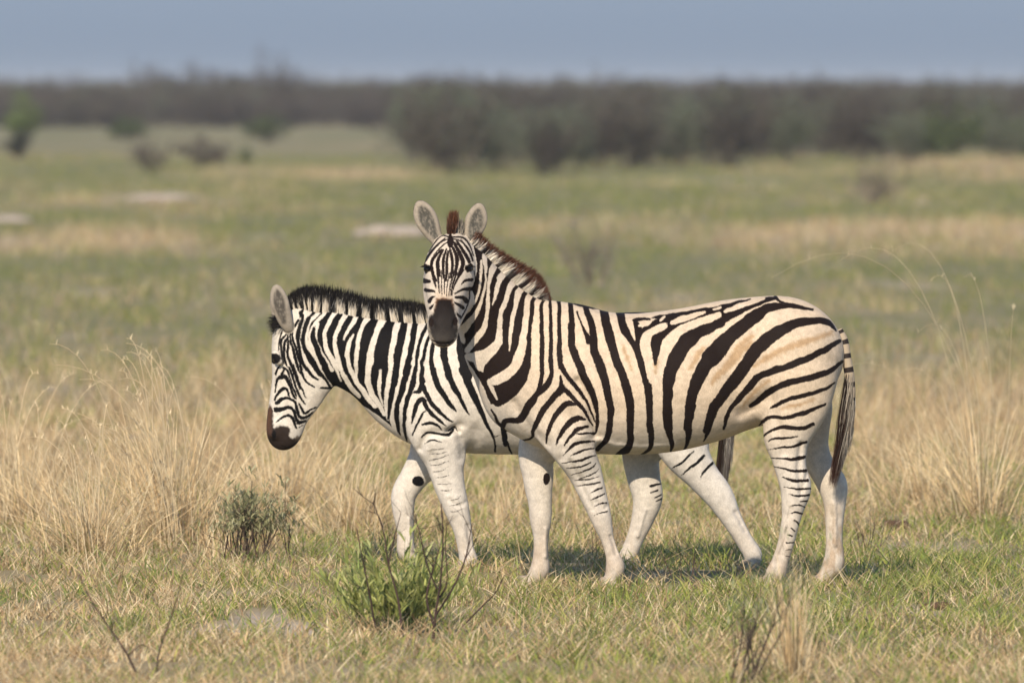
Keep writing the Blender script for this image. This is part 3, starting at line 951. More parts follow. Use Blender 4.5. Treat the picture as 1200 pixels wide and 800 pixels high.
REAR_HEAD = """
k 7 162,108,8 132,200,11 124,290,8
k 7 192,140,12 152,190,16 148,260,18 160,330,14 177,410,8
k 7 205,170,12 182,210,20 180,300,22 195,395,18 208,445,8
k 7 208,140,12 215,220,18 216,320,18 240,400,20 267,470,22 302,560,20 330,650,16
k 7 236,118,14 240,200,16 268,290,20 290,370,22 312,450,18 340,515,8
k 7 256,105,16 270,200,18 300,290,20 325,370,20 345,450,18
k 7 310,5,18 285,45,20 262,75,22 240,112,16 205,95,12
k 7 350,-40,20 346,10,26 316,90,26 312,180,26 330,290,22 348,380,22 392,470,22
k 7 412,-10,30 372,80,30 356,170,28 372,260,28 412,340,38 460,420,40 512,505,32
k 7 466,80,24 452,150,38 482,250,38 522,350,44 562,430,48 604,520,40 662,612,20
k 2 378,0,20 400,90,18 440,150,14 505,192,12
k 2 430,10,24 480,80,20 535,122,14
k 2 505,-10,30 560,70,30 610,130,20 645,190,18
k 2 595,-10,40 640,100,34 695,180,24
k 2 305,-10,20 340,80,16 360,150,14 400,240,12 425,290,6
k 2 266,10,18 300,90,18 330,200,16 370,280,16 415,350,10
k 2 215,12,18 250,40,16 280,120,10 292,185,16 335,270,14
k 2 140,185,14 160,120,20 192,98,36 235,95,30 262,150,20 290,240,18 330,300,14
k 2 130,312,14 160,260,20 200,215,26 240,210,18 262,275,14
k 2 152,342,28 200,305,28 260,300,20 318,328,20 340,400,20 360,460,24 400,487,22 450,465,18 492,430,8
k 2 136,411,36 200,400,30 270,385,24 310,410,22 330,480,24 360,527,26 425,512,14
k 2 148,523,8 200,480,18 270,460,22 310,510,20 332,575,12
k 2 362,345,14 390,410,20 422,442,18 470,402,20 522,383,12
k 2 138,70,18 160,20,16 182,-10,10
k 2 195,80,20 220,20,12
k 2 360,570,8 392,555,8
k 2 130,245,12 142,180,12
k 2 560,205,14 620,205,18 685,205,20 695,185,16
k 1 100,700,22 150,705,30 178,740,10
k 1 128,760,26 150,720,20
"""
MUZZLE_R = parse('2', '128,575 180,545 262,552 285,605 268,645 300,672 345,650 385,640 400,780 200,820 40,700 20,540 40,430 85,350 122,400 118,500')

rear_chains = [
    ('main', [(502, 459, 58, 0, .7), (516, 454, 73, 0, .74), (560, 452, 79, 0, .80), (610, 452, 80, 0, .86), (660, 451, 81, 0, .90), (720, 449, 82, 0, .92), (765, 446, 80, 0, .88), (792, 441, 72, 0, .84), (806, 436, 56, 0, .9)], .03),
    ('main', [(514, 450, 70, 0, .58), (490, 446, 67, 0, .56), (464, 433, 56, 0, .56), (438, 421, 47.5, 0, .57), (412, 412.5, 42.5, 0, .58), (387, 404, 39, 0, .58), (366, 396, 31, 0, .62)], .028),
    # near foreleg
    ('main', [(505, 478, 38, -.13, .7), (512, 505, 33, -.15, .66), (520, 531, 25.5, W, .75), (522.5, 549, 20.3, W, .8), (528, 573, 17, W, .85), (535.5, 597, 14.2, W, .95), (542, 620, 10.6, W, .95), (546, 643, 9.1, W, .95),
              (549, 657, 10.6, W, 1), (546, 666, 8.8, W, 1), (543, 670, 10, W, 1)], .035),
    # far foreleg, lifted and bent
    ('farfore', [(515, 505, 34, .12, .7), (505, 532, 25, .14, .75), (488, 555, 17, E_, .8), (474, 577, 14.5, E_, .9), (472.5, 596, 12.6, E_, .95), (475, 622, 9.4, E_, .95), (475.5, 643, 10.2, E_, .95), (480, 654, 8.4, E_, 1), (486, 661, 9, E_, 1)], .03),
    # far hind leg under the body
    ('farhind', [(770, 490, 42, .12, .7), (752, 528, 23.5, .14, .75), (754, 558, 19.3, E_, .8), (759, 582, 17.4, E_, .8), (754, 605, 13.4, E_, .85), (745, 629, 10.2, E_, .9), (736, 650, 9.8, E_, .95), (731, 660, 9.6, E_, 1), (726, 666, 9.6, E_, 1)], .03),
    # near hind leg stretched back
    ('main', [(790, 470, 52, -.08, .8), (796, 500, 38, -.12, .75), (803, 528, 27.5, W, .75), (822, 556, 19.5, W, .8), (842, 580, 16.8, W, .8), (857, 607, 11.9, W, .88), (871, 631, 9.8, W, .95), (882, 649, 10.4, W, 1), (882, 660, 8.6, W, 1), (878, 668, 9.4, W, 1)], .035),
    # head in profile
    ('head', [(350, 380, 22, 0, .62), (347, 394, 27, 0, .66), (344.5, 418, 26, 0, .74), (342.5, 442, 23.2, 0, .72), (338, 468, 21.5, 0, .68), (334.5, 490, 21.2, 0, .66), (332.8, 505, 20, 0, .74), (332, 510, 17, 0, .74)], .02),
    ('head', [(362, 418, 24, 0, .66), (366, 440, 24, 0, .62), (360, 462, 19, 0, .58), (348, 488, 13, 0, .62), (340, 505, 12, 0, .7)], .025),
    ('head', [(372, 432, 17, 0, .72), (375, 446, 15, 0, .7)], .02),
    ('head', [(323, 415, 5, -.072, 1), (327, 423, 5, -.08, 1)], .02),
    ('head', [(322, 508, 7, -.05, .7), (325, 498, 6, -.05, .7)], .02),
    ('ear', [(338, 384, 6, -.07, .8), (334, 374, 8.2, -.08, .55), (328.5, 357, 9.6, -.09, .45), (326, 347, 8, -.09, .4), (324.5, 340, 4.6, -.09, .4), (324, 337.5, 2.2, -.09, .5)], .012),
    ('ear', [(334, 386, 6, .07, .8), (330, 375, 8.2, .08, .55), (327, 360, 9, .09, .45), (325, 349, 7.4, .09, .4), (325, 342, 4.6, .09, .4), (325, 340, 2.2, .09, .5)], .012),
]
rear_carve = [
    [(332, 373, 4.4, -.115, .6), (327.5, 357, 6.8, -.122, .5), (325.5, 347, 5.2, -.115, .45), (324.5, 342, 2.2, -.11, .4)],
    [(320, 512, 1.8, -.085, 1), (322, 507, 2.2, -.088, 1)],
]

def col_mix(a, b, t):
    return np.asarray(a)[None] * (1 - t[:, None]) + np.asarray(b)[None] * t[:, None]

def sstep(a, b, x):
    t = np.clip((x - a) / (b - a), 0, 1)
    return t * t * (3 - 2 * t)

def hoof(px, py, yo, parent, Y0, tilt=0.0, r=.040):
    m = MB()
    x, y, z = P(px, py, Y0 + yo)
    sides = 18
    a = np.arange(sides) * 2 * np.pi / sides
    rings = []
    for k, (h, rr, fx) in enumerate(((0, .97, -.012), (.006, 1.0, -.012), (.035, .86, -.004), (.060, .74, .002), (.064, .6, .003))):
        ra = r * rr
        squash = np.where(np.cos(a) > 0, .82, 1.12)       # toe to the left, heel flatter
        rings.append(np.stack([x + ra * np.cos(a) * squash + fx, y + ra * .92 * np.sin(a), np.full(sides, h)], -1))
    rings = np.array(rings)
    c, s_ = math.cos(tilt), math.sin(tilt)
    n = len(rings)
    v = rings.reshape(-1, 3)
    i = np.arange(n - 1)[:, None] * sides; j = np.arange(sides)[None]; k = (j + 1) % sides
    q = np.stack([i + j, i + k, i + sides + k, i + sides + j], -1).reshape(-1, 4)
    v = np.vstack([v, v[:sides].mean(0), v[-sides:].mean(0)])
    t1 = np.stack([np.arange(sides), np.full(sides, n * sides), (np.arange(sides) + 1) % sides], -1)[:, ::-1]
    t2 = np.stack([(n - 1) * sides + np.arange(sides), (n - 1) * sides + (np.arange(sides) + 1) % sides, np.full(sides, n * sides + 1)], -1)
    dx, dz = v[:, 0] - x, v[:, 2]
    v[:, 0] = x + dx * c - dz * s_; v[:, 2] = dx * s_ + dz * c + max(0, z - .0)
    m.add(v, q, np.vstack([t1[:, ::-1], t2]))
    return m.build('hoof', M_HOOF, parent, True)

def eye_ball(px, py, yo, parent, Y0, r=.018):
    x, y, z = P(px, py, Y0 + yo)
    m = MB()
    nu, nv = 20, 12
    th = np.linspace(0, np.pi, nv); ph = np.arange(nu) * 2 * np.pi / nu
    v = np.stack([x + r * np.sin(th)[:, None] * np.cos(ph), y + r * np.sin(th)[:, None] * np.sin(ph), z + r * np.cos(th)[:, None] + 0 * ph], -1).reshape(-1, 3)
    i = np.arange(nv - 1)[:, None] * nu; j = np.arange(nu)[None]; k = (j + 1) % nu
    m.add(v, np.stack([i + j, i + nu + j, i + nu + k, i + k], -1).reshape(-1, 4))
    return m.build('eye', M_EYE, parent, True)

def strands(mb, roots, tips, bend, w, c0, c1, c2, cut=(.45, .75)):
    """hair strands root->tip (n,3) with a sideways bend; colour c0 at the root, c1 midway, c2 at the tip"""
    n = len(roots)
    t = np.array([0, .3, .55, .78, 1.0])
    pw = np.array([1, 1, .85, .6, .08])
    pos = roots[:, None] + (tips - roots)[:, None] * t[None, :, None] + bend[:, None] * (t * (1 - t) * 4)[None, :, None] * .25
    d = tips - roots
    side = np.cross(d, rng.normal(0, 1, (n, 3))); side /= np.linalg.norm(side, axis=1)[:, None] + 1e-9
    off = side[:, None] * (np.broadcast_to(w, (n,))[:, None] * pw)[..., None] * .5
    v = np.stack([pos - off, pos + off], 2).reshape(-1, 3)
    b = np.arange(n)[:, None] * 10 + np.arange(4)[None] * 2
    q = np.stack([b, b + 1, b + 3, b + 2], -1).reshape(-1, 4)
    cc = np.where((t < cut[0])[None, :, None], c0[:, None], np.where((t < cut[1])[None, :, None], c1[:, None], c2[:, None]))
    mb.add(v, q, None, np.repeat(cc, 2, 1).reshape(-1, 3))

def mane(name, body, parent, root_pts, tip_pts, whites, ww, n, yr, ycurve, dark, tipc, white, halfw=.022, cutj=.75, tipmix=.75, tipln=.86, short=.80, cuts=(.6, .76), sw=(.002, .0042)):
    """root_pts, tip_pts: photo curves of crest and hair ends; whites: curve positions (0..1) of the pale bands"""
    R, T = catmull(parse('px', root_pts), 8), catmull(parse('px', tip_pts), 8)
    def along(C, s):
        i = s * (len(C) - 1); a = np.floor(i).astype(int).clip(0, len(C) - 2)
        return C[a] + (C[a + 1] - C[a]) * (i - a)[:, None]
    s = rng.uniform(0, 1, n)
    r2 = along(R, s); t2 = along(T, np.clip(s + rng.normal(0, .008, n), 0, 1))
    ydev = rng.uniform(-1, 1, n)
    y = np.interp(s, [0, .33, .66, 1], ycurve) + ydev * halfw
    k = (D0 + body.Y0) / F_PX
    def w3(p2, yy):
        d = D0 + body.Y0
        return np.stack([(p2[:, 0] - 600) * d / F_PX, body.Y0 + yy, CAM_H - (p2[:, 1] - HOR) * d / F_PX], -1)
    root = w3(r2, y); tip = w3(t2, np.interp(s, [0, .33, .66, 1], ycurve) + ydev * halfw * .35)
    root += (root - tip) * .12
    ln = rng.uniform(.62, 1.06, n)[:, None] ** .8 * (1 - .25 * np.abs(ydev))[:, None]
    tip = root + (tip - root) * ln + rng.normal(0, .006, (n, 3))
    wh = np.min(np.abs(s[:, None] - np.array(whites)[None]) / np.array(ww)[None], 1) + rng.normal(0, .12, n) < 1
    var = rng.uniform(.75, 1.2, n)[:, None]
    c0 = np.where(wh[:, None], np.array(white)[None], np.array(dark)[None]) * var
    c2 = np.broadcast_to(np.array(tipc), (n, 3)) * var
    lnf = ln[:, 0] + rng.normal(0, .05, n)
    c1 = np.where(((rng.uniform(0, 1, n) < tipmix) & (lnf > tipln))[:, None], c2, c0)
    c2 = np.where((lnf < short)[:, None], c0, c2)
    mb = MB()
    strands(mb, root, tip, rng.normal(0, .010, (n, 3)), rng.uniform(*sw, n), c0, c1, c2, cuts)
    return mb.build(name, M_HAIR, parent)

def build_body(body, ops_main, ops_head, mat, parent, paintfn, folds=()):
    v, f = body.mesh()
    reg, ds = body.region(v)
    p = flank_px(body, v, -.15)
    p = p + np.stack([fbm(v[:, 0] * 30, v[:, 2] * 30, 91, 2) - .5, fbm(v[:, 0] * 30, v[:, 2] * 30, 92, 2) - .5], 1) * 2.2
    s = np.full(len(v), 30.0)
    main = reg == 'main'
    hd = (reg == 'head') | (reg == 'ear')
    if body.Y0 == 0:
        s[main] = paint(p[main], ops_main)
        s[hd] = paint(flank_px(body, v[hd], -.30), ops_head, 1.18)
    else:
        b = main | hd
        s[b] = np.minimum(paint(p[b], ops_main), paint(p[b], ops_head, 1.4))
    v = v.copy()
    for pts, amp, sig in folds:          # soft creases between the muscles
        d = np.maximum(stroke_sdf(p, np.hstack([parse(*pts), np.zeros((len(parse(*pts)), 1))])), 0)
        k = 1.8 * amp * np.exp(-(d / sig) ** 2) * (main | ~hd)
        yy = v[:, 1] - body.Y0
        v[:, 1] -= np.sign(yy) * np.minimum(k, np.abs(yy) * .3)
    colr, s = paintfn(body, v, p, reg, s, ds)
    return mesh_np('body', v - np.array(parent.location), f, mat, parent, True, colr, {'stripe': np.clip(s, -6, 6)})

# ------------------------------------------------------------------ the two zebras
CREAM, PALE = (.575, .455, .33), (.575, .515, .44)

def paint_front(body, v, p, reg, s, ds):
    low = sstep(455, 555, p[:, 1]) + sstep(640, 575, p[:, 0]) * .6
    low = np.clip(low + (fbm(v[:, 0] * 6, v[:, 2] * 6, 31) - .5) * .5, 0, 1)
    c = col_mix(CREAM, PALE, low)
    # tawny shadow stripes on the rump and flank
    tan = paint(p, """
k E 672,256,26 560,286,36 450,322,40 350,362,40 280,402,34 215,442,16
k E 200,268,26 130,330,40 70,420,40 0,500,36 -30,540,20
k D 520,335,26 480,385,34 440,455,20
k D 790,310,36 690,410,44 600,510,30
k D 50,330,16 72,390,22 95,460,8
k D 245,420,30 240,480,10
k E 560,640,14 470,668,18 380,690,12
k E 300,530,20 220,590,26 150,680,12
""")
    t = sstep(2.5, -2.5, tan + (fbm(v[:, 0] * 90, v[:, 2] * 90, 33, 2) - .5) * 4) * .78 * (reg == 'main')
    c = c * (1 - t[:, None]) + np.array((.36, .225, .11))[None] * t[:, None]
    # dusty lower legs
    dust = sstep(575, 675, p[:, 1]) * (.15 + 1.1 * fbm(v[:, 0] * 30, v[:, 2] * 16, 34, 3))
    dust = np.where(reg == 'farhind', np.clip(sstep(560, 670, p[:, 1]) * 1.2 * sstep(.36, .68, fbm(v[:, 0] * 40, v[:, 2] * 16, 35, 3)) + dust * .5, 0, 1), dust * .85)
    c = c * (1 - dust[:, None] * .75) + np.array((.36, .255, .165))[None] * dust[:, None] * .75
    # chestnut on the inner far foreleg
    ch = np.hypot((p[:, 0] - 641) / 4.2, (p[:, 1] - 563) / 7.5)
    s = np.where((reg == 'farfore') & (v[:, 1] < .15), (ch - 1) * 5, s)
    s = np.where((reg == 'farhind'), np.where((v[:, 1] < .2), 30, 30), s)
    # head
    hd = (reg == 'head') | (reg == 'ear')
    ph = flank_px(body, v, -.40)
    head = reg == 'head'
    mz = poly_sdf(ph, MUZZLE_F)
    m = sstep(1.6, -2.2, mz + (fbm(v[:, 0] * 120, v[:, 2] * 120, 36, 2) - .5) * 3) * head
    inner = np.clip((ph[:, 1] - 352) / 45, 0, 1)
    mc = np.array((.010, .0065, .0055))[None] * (1 - inner[:, None]) + np.array((.036, .031, .028))[None] * inner[:, None]
    edge = sstep(-4, 0, mz) * sstep(368, 350, ph[:, 1])
    mc = mc * (1 - .6 * edge[:, None]) + np.array((.22, .11, .055))[None] * .6 * edge[:, None]
    lip = sstep(384, 400, ph[:, 1])[:, None]
    mc = mc * (1 - .5 * lip) + np.array((.115, .10, .09))[None] * .5 * lip
    c = c * (1 - m[:, None]) + mc * m[:, None]
    nose_brown = sstep(330, 352, ph[:, 1]) * head * (1 - m) * sstep(14, 6, np.abs(ph[:, 0] - 520))
    c = c * (1 - .45 * nose_brown[:, None]) + np.array((.33, .20, .10))[None] * .45 * nose_brown[:, None]
    s = np.where(m > .3, 6, s)
    nost = np.minimum(np.hypot((ph[:, 0] - 505.5) / 3.0, (ph[:, 1] - 377) / 5.4), np.hypot((ph[:, 0] - 533.5) / 2.8, (ph[:, 1] - 376) / 5.2))
    mouth = stroke_sdf(ph, parse('px', '507,398.5,1.6 513,401.5,1.9 520,402.5,1.9 528,400.5,1.9 532,397.5,1.4'))
    s = np.where(head & (nost < 1), -6, s)
    s = np.where(head, np.minimum(s, mouth), s)
    # ears: grey haired inside, pale rim, dark edge behind
    ear = reg == 'ear'
    pe = flank_px(body, v, -.09)
    left = pe[:, 0] < 530
    rim = np.where(left, stroke_sdf(pe, parse('px', '510,277,8 501,260,17.5 497,250,14.5 494,244,7')), stroke_sdf(pe, parse('px', '552,280,8 557.5,263,17 559.5,254,14.5 561,247,7')))
    inn = sstep(1.5, -2.5, rim)
    n2 = fbm(pe[:, 0] * .9, pe[:, 1] * .45, 37, 3)
    ec = col_mix((.30, .255, .20), (.075, .07, .058), inn * np.clip(.75 + 1.6 * (n2 - .4), 0, 1))
    back = v[:, 1] > np.where(left, -.083, -.073)
    ec = np.where(back[:, None], np.array((.05, .035, .03))[None], ec)
    c = np.where(ear[:, None], ec, c)
    s = np.where(ear, 6, s)
    eye = np.minimum(np.hypot((ph[:, 0] - 500.5) / 5.0, (ph[:, 1] - 315) / 4.2), np.hypot((ph[:, 0] - 549.5) / 5.2, (ph[:, 1] - 315) / 4.2))
    s = np.where(head, np.minimum(s, (eye - 1) * 4), s)
    # behind the face the skull sides stay plain
    return c, s

z1 = thing('zebra', 'cream and dark brown striped zebra in front, its face turned to the camera', 'zebra', P(780, 692, 0)[:2] + (0,))
fb = Body(0.0, front_chains, .005, front_carve)
FOLDS_F = [(('B', '690,650 682,560 660,470 625,390 590,330'), .012, 5), (('B', '215,460 260,545 320,625 400,690'), .012, 6), (('B', '480,640 500,720 490,780'), .006, 4),
           (('E', '140,725 230,670 300,610'), .012, 7), (('px', '905,470 912,500 918,530'), .007, 5), (('px', '938,520 936,550 938,575'), .007, 3), (('px', '668,540 684,572 694,596'), .005, 3),
           (('C', '170,660 260,690 400,700 520,690'), -.006, 4), (('px', '700,395 720,440 728,480'), .005, 9), (('px', '820,380 850,420 862,470'), .008, 12), (('px', '905,375 930,390 960,398'), -.006, 10), (('B', '560,480 600,560 610,640'), -.010, 9)]
FOLDS_F += [(('px', '716,628 722,648'), .006, 2.2), (('px', '640,622 640,655'), .006, 2.2), (('px', '699,588 706,596 712,592'), .004, 2.5), (('px', '926,595 922,625 914,650'), .005, 2.2), (('px', '980,592 981,640'), .006, 2.4), (('px', '945,556 938,580'), .005, 2.4)]
FOLDS_R = [(('px', '548,615 551,645'), .006, 2.3), (('px', '479,610 480,638'), .006, 2.2), (('px', '757,600 748,630'), .005, 2.3), (('px', '862,600 873,622'), .005, 2.3), (('px', '527,585 536,592 546,588'), .004, 2.6),
           (('6', '190,420 230,350 330,330 400,300'), .010, 5), (('6', '400,370 410,420 405,470'), .010, 5), (('6', '330,340 360,320 390,335'), .012, 3), (('6', '480,330 470,400 440,440'), .008, 7),
           (('6', '250,450 290,560 330,650'), .005, 4), (('4', '330,300 420,460 560,640'), .006, 8)]
build_body(fb, FRONT_MAIN, FRONT_HEAD, coat_mat('front_coat', (.013, .008, .0065)), z1, paint_front, FOLDS_F)
mane('mane', fb, z1, '549,288 557,292 575,309 592,324 610,337 625,347 638,354', '561,270 571,279 594,296 614,307 632,318 641,333 646,351',
     [.04, .165, .31, .45, .59, .725, .85, .955], [.05, .05, .052, .052, .05, .045, .04, .03], 12000, 0, [-.10, -.06, -.03, 0], (.026, .015, .011), (.125, .048, .024), (.80, .73, .62), .028, .74, .28, .80, .70, (.6, .78), (.003, .0055))
# forelock: one rusty tuft between the ears
fl = MB(); n = 1100
rt = np.stack([rng.uniform(524, 533, n), rng.uniform(268, 281, n)], 1)
tl_ = rng.uniform(0, 1, n) ** .7
tt = np.stack([rt[:, 0] * (1 - tl_) + (532.5 + rng.normal(0, 3.2, n)) * tl_ + rng.normal(0, 1.3, n), 264 - tl_ * 17 + rng.normal(0, 2.2, n)], 1)
d_ = D0 - .13
def to3(p2, y): return np.stack([(p2[:, 0] - 600) * (D0 + y) / F_PX, y, CAM_H - (p2[:, 1] - HOR) * (D0 + y) / F_PX], -1)
cr = np.array((.13, .048, .020))[None] * rng.uniform(.5, 1.25, n)[:, None]
strands(fl, to3(rt, -.13 + rng.normal(0, .012, n)), to3(tt, -.11 + rng.normal(0, .015, n)), rng.normal(0, .012, (n, 3)), rng.uniform(.002, .004, n), cr * .55, cr, cr)
n = 700
rt = np.stack([rng.uniform(530, 541, n), rng.uniform(274, 284, n)], 1)
tt = np.stack([rt[:, 0] + rng.normal(2, 1.5, n), rt[:, 1] - rng.uniform(10, 22, n)], 1)
cr = np.array((.50, .44, .36))[None] * rng.uniform(.5, 1.1, n)[:, None]
strands(fl, to3(rt, -.10 + rng.normal(0, .012, n)), to3(tt, -.08 + rng.normal(0, .015, n)), rng.normal(0, .008, (n, 3)), rng.uniform(.002, .004, n), cr, cr, cr * .6)
fl.build('forelock', M_HAIR, z1)
eye_ball(500.5, 315, -.272, z1, 0, .0165); eye_ball(549.5, 315, -.262, z1, 0, .0165)
# eyelashes
n = 60
for ex, sgn in ((500, -1), (550, 1)):
    el = MB()
    rt = np.stack([ex + rng.uniform(-5, 5, n), np.full(n, 311.5) + rng.uniform(-.6, .6, n)], 1)
    tt = rt + np.stack([sgn * rng.uniform(1.0, 4.5, n), rng.uniform(.5, 2.2, n)], 1)
    cc = np.broadcast_to(np.array((.012, .009, .008)), (n, 3))
    strands(el, to3(rt, np.full(n, -.285)), to3(tt, np.full(n, -.312)), np.zeros((n, 3)), .002, cc, cc, cc)
    el.build('eyelash', M_HAIR, z1)
for px, py, yo in ((711, 692, W), (615, 692, E_), (897, 692, W), (959, 693, E_)):
    hoof(px, py, yo, z1, 0)

def tail(body, parent, axis, hair_from, tip_xy, spread, n, dock_rgb, light, dark, yo, side_split):
    """striped dock and a two coloured hanging tuft"""
    A = catmull(parse('px', axis), 6)
    k = (D0 + body.Y0 + yo) / F_PX
    to = lambda p2, y: np.stack([(p2[:, 0] - 600) * (D0 + y) / F_PX, np.broadcast_to(y, (len(p2),)), CAM_H - (p2[:, 1] - HOR) * (D0 + y) / F_PX], -1)
    y0 = body.Y0 + yo
    mb = MB()
    ring_c = []
    dn = len(A)
    # striped dock
    fine = catmull(A, 6)
    cs = []
    for i, q in enumerate(fine):
        t = i / (len(fine) - 1)
        blk = math.sin(t * 46) > .45 and t < .72
        cs.append((.035, .024, .02) if blk else dock_rgb)
    mb.tube(to(fine[:, :2], y0), fine[:, 2] / 2 * k, 8, np.array(cs))
    tl = mb.build('tail', M_HAIR, parent, True)
    hb = MB()
    s = hair_from + (1 - hair_from) * rng.uniform(0, 1, n) ** .8
    i = s * (dn - 1); a = np.floor(i).astype(int).clip(0, dn - 2)
    r2 = A[a, :2] + (A[a + 1, :2] - A[a, :2]) * (i - a)[:, None]
    u = rng.normal(0, 1, n).clip(-2, 2)
    r2 = r2 + np.stack([u * 2.0, rng.normal(0, 1, n)], 1)
    ln = rng.uniform(.35, 1.0, n)
    t2 = np.array(tip_xy)[None] + np.stack([u * spread + rng.normal(0, 1.2, n), np.zeros(n)], 1)
    t2 = r2 + (t2 - r2) * (ln * (1 - .55 * np.clip((u + .2) * side_split, 0, 1)))[:, None] + np.stack([u * spread * .5, np.zeros(n)], 1)
    lt = (u * 1.0 + rng.normal(0, .35, n) > -.45 + (s - .5) * .5)
    var = rng.uniform(.55, 1.2, n)[:, None]
    c0 = np.where(lt[:, None], np.array(light)[None], np.array(dark)[None]) * var
    c2 = np.where((lt & (rng.uniform(0, 1, n) < .6))[:, None], np.array(light)[None] * .7, np.array((.075, .030, .018))[None]) * var
    yj = rng.normal(0, .012, n)
    strands(hb, to(r2, y0 + yj), to(t2, y0 + yj * 1.3 + rng.normal(0, .006, n)), np.stack([rng.normal(.0, .018, n), rng.normal(0, .01, n), np.zeros(n)], 1), rng.uniform(.0013, .0026, n), c0, c0, c2, (.6, .75))
    h = hb.build('tail_tuft', M_HAIR, tl) if False else hb.build('tuft', M_HAIR, None)
    h.parent = tl; tl.parent = parent
    h.matrix_parent_inverse = parent.matrix_world.inverted()
    return tl

bpy.context.view_layer.update()
tl = tail(fb, z1, '983,386,9 989,400,11 992,420,12 995.5,440,12 997,462,11 996,485,9 991,508,6', .46, (979, 574), 2.9, 4200, (.58, .47, .34), (.50, .44, .36), (.040, .024, .018), -.0, .6)

def paint_rear(body, v, p, reg, s, ds):
    low = np.clip(sstep(440, 540, p[:, 1]) + (fbm(v[:, 0] * 6, v[:, 2] * 6, 131) - .5) * .6, 0, 1)
    c = col_mix((.60, .54, .455), (.60, .55, .485), low)
    dust = sstep(570, 655, p[:, 1]) * (.1 + 1.1 * fbm(v[:, 0] * 30, v[:, 2] * 16, 134, 3)) * .75
    c = c * (1 - dust[:, None] * .7) + np.array((.38, .29, .20))[None] * dust[:, None] * .7
    ch = np.hypot((p[:, 0] - 490) / 7, (p[:, 1] - 566) / 6)
    s = np.where((reg == 'farfore'), (ch - 1) * 6, s)
    hk = paint(p, """
k K 515,298,9 478,306,10
k K 505,322,7 480,330,7
k K 518,338,8 496,350,6
k K 520,356,8 500,366,5
""")
    s = np.where(reg == 'farhind', hk, s)
    head = (reg == 'head')
    ph = flank_px(body, v, -.08)
    mz = poly_sdf(ph, MUZZLE_R)
    m = sstep(1.2, -1.6, mz + (fbm(v[:, 0] * 110, v[:, 2] * 110, 136, 2) - .5) * 3) * head
    q = parse('2', '180,640')[0]
    brown = sstep(321, 314.5, ph[:, 0]) * sstep(516, 504, ph[:, 1])
    mc = col_mix((.030, .021, .017), (.095, .050, .032), brown)
    lip = sstep(344, 352, ph[:, 0])
    mc = mc * (1 - lip[:, None] * .6) + np.array((.30, .23, .17))[None] * .6 * lip[:, None]
    c = c * (1 - m[:, None]) + mc * m[:, None]
    s = np.where(m > .3, 6, s)
    nost = np.hypot((ph[:, 0] - 321) / 2.6, (ph[:, 1] - 509) / 5)
    mouth = stroke_sdf(ph, parse('2', '200,735,8 250,755,8 310,735,9 345,700,8'))
    s = np.where(head, np.minimum(s, np.minimum((nost - 1) * 3, mouth)), s)
    jaw = poly_sdf(ph, parse('2', '450,330 500,260 560,225 650,225 640,270 560,330 500,380 430,410'))
    jm = sstep(1, -2, jaw) * head
    c = c * (1 - .5 * jm[:, None]) + np.array((.46, .40, .33))[None] * .5 * jm[:, None]
    s = np.where(jm > .4, np.maximum(s, 4), s)
    ear = reg == 'ear'
    rim = stroke_sdf(ph, parse('px', '333,377,7 328,358,14.5 326,348,12.5 325,341,6'))
    inn = sstep(1.0, -2.5, rim) * (v[:, 1] < body.Y0)
    n2 = fbm(ph[:, 0] * .9, ph[:, 1] * .45, 137, 3)
    ec = col_mix((.29, .25, .20), (.075, .066, .055), inn * np.clip(.75 + 1.6 * (n2 - .4), 0, 1))
    c = np.where(ear[:, None], ec, c)
    s = np.where(ear, 6, s)
    eye = np.hypot((ph[:, 0] - 321.5) / 8.0, (ph[:, 1] - 420) / 6.2)
    s = np.where(head, np.minimum(s, (eye - 1) * 4), s)
    return c, s

Y2 = 2.0
z2 = thing('zebra', 'whiter black striped zebra behind, walking head down in profile with one foreleg lifted', 'zebra', P(640, 672, Y2)[:2] + (0,))
rb = Body(Y2, rear_chains, .005, rear_carve)
build_body(rb, REAR_MAIN, REAR_HEAD, coat_mat('rear_coat', (.0065, .0058, .0058)), z2, paint_rear, FOLDS_R)
mane('mane', rb, z2, '341,372 346,364 356,360 366,361 385,366 411,371 435,374 457,377 474,379 495,381 510,381', '336,350 342,341 353,335 366,332 388,333 414,339 436,346 452,347 471,349 490,351 506,358',
     [.095, .155, .22, .275, .33, .385, .45, .51, .573, .648, .735, .82, .895, .955], [.014, .014, .016, .016, .017, .018, .02, .02, .02, .024, .028, .026, .024, .024], 14000, 0, [0, 0, 0, 0], (.012, .010, .009), (.014, .011, .010), (.76, .69, .58), .028, .72, .5, .70, .5, (.56, .70), (.003, .0055))
fl = MB(); n = 900
rt = np.stack([rng.uniform(328, 338, n), rng.uniform(370, 386, n)], 1)
a_ = rng.uniform(-.25, 1.05, n); l_ = rng.uniform(7, 19, n)
tt = rt + np.stack([-l_ * np.cos(a_), l_ * np.sin(a_) * .85], 1)
ys = Y2 + rng.normal(-.005, .025, n)
cr = np.array((.014, .011, .010))[None] * rng.uniform(.6, 1.5, n)[:, None]
strands(fl, to3(rt, ys), to3(tt, ys + rng.normal(0, .01, n)), rng.normal(0, .012, (n, 3)), rng.uniform(.002, .004, n), cr, cr, cr)
fl.build('forelock', M_HAIR, z2)
eye_ball(323.5, 421, -.078, z2, Y2, .0155); eye_ball(323.5, 421, .078, z2, Y2, .0155)
for px, py, yo in ((545, 671, W), (725, 671, E_), (877, 671, W)):
    hoof(px, py, yo, z2, Y2)
hoof(489, 668, E_, z2, Y2, -.5)
bpy.context.view_layer.update()
tail(rb, z2, '848,412,9 853,430,12 855,455,13 854,480,12 851,505,9 849,520,6', .40, (845.5, 608), 3.6, 4200, (.50, .44, .36), (.45, .41, .36), (.040, .026, .020), 0, .6)

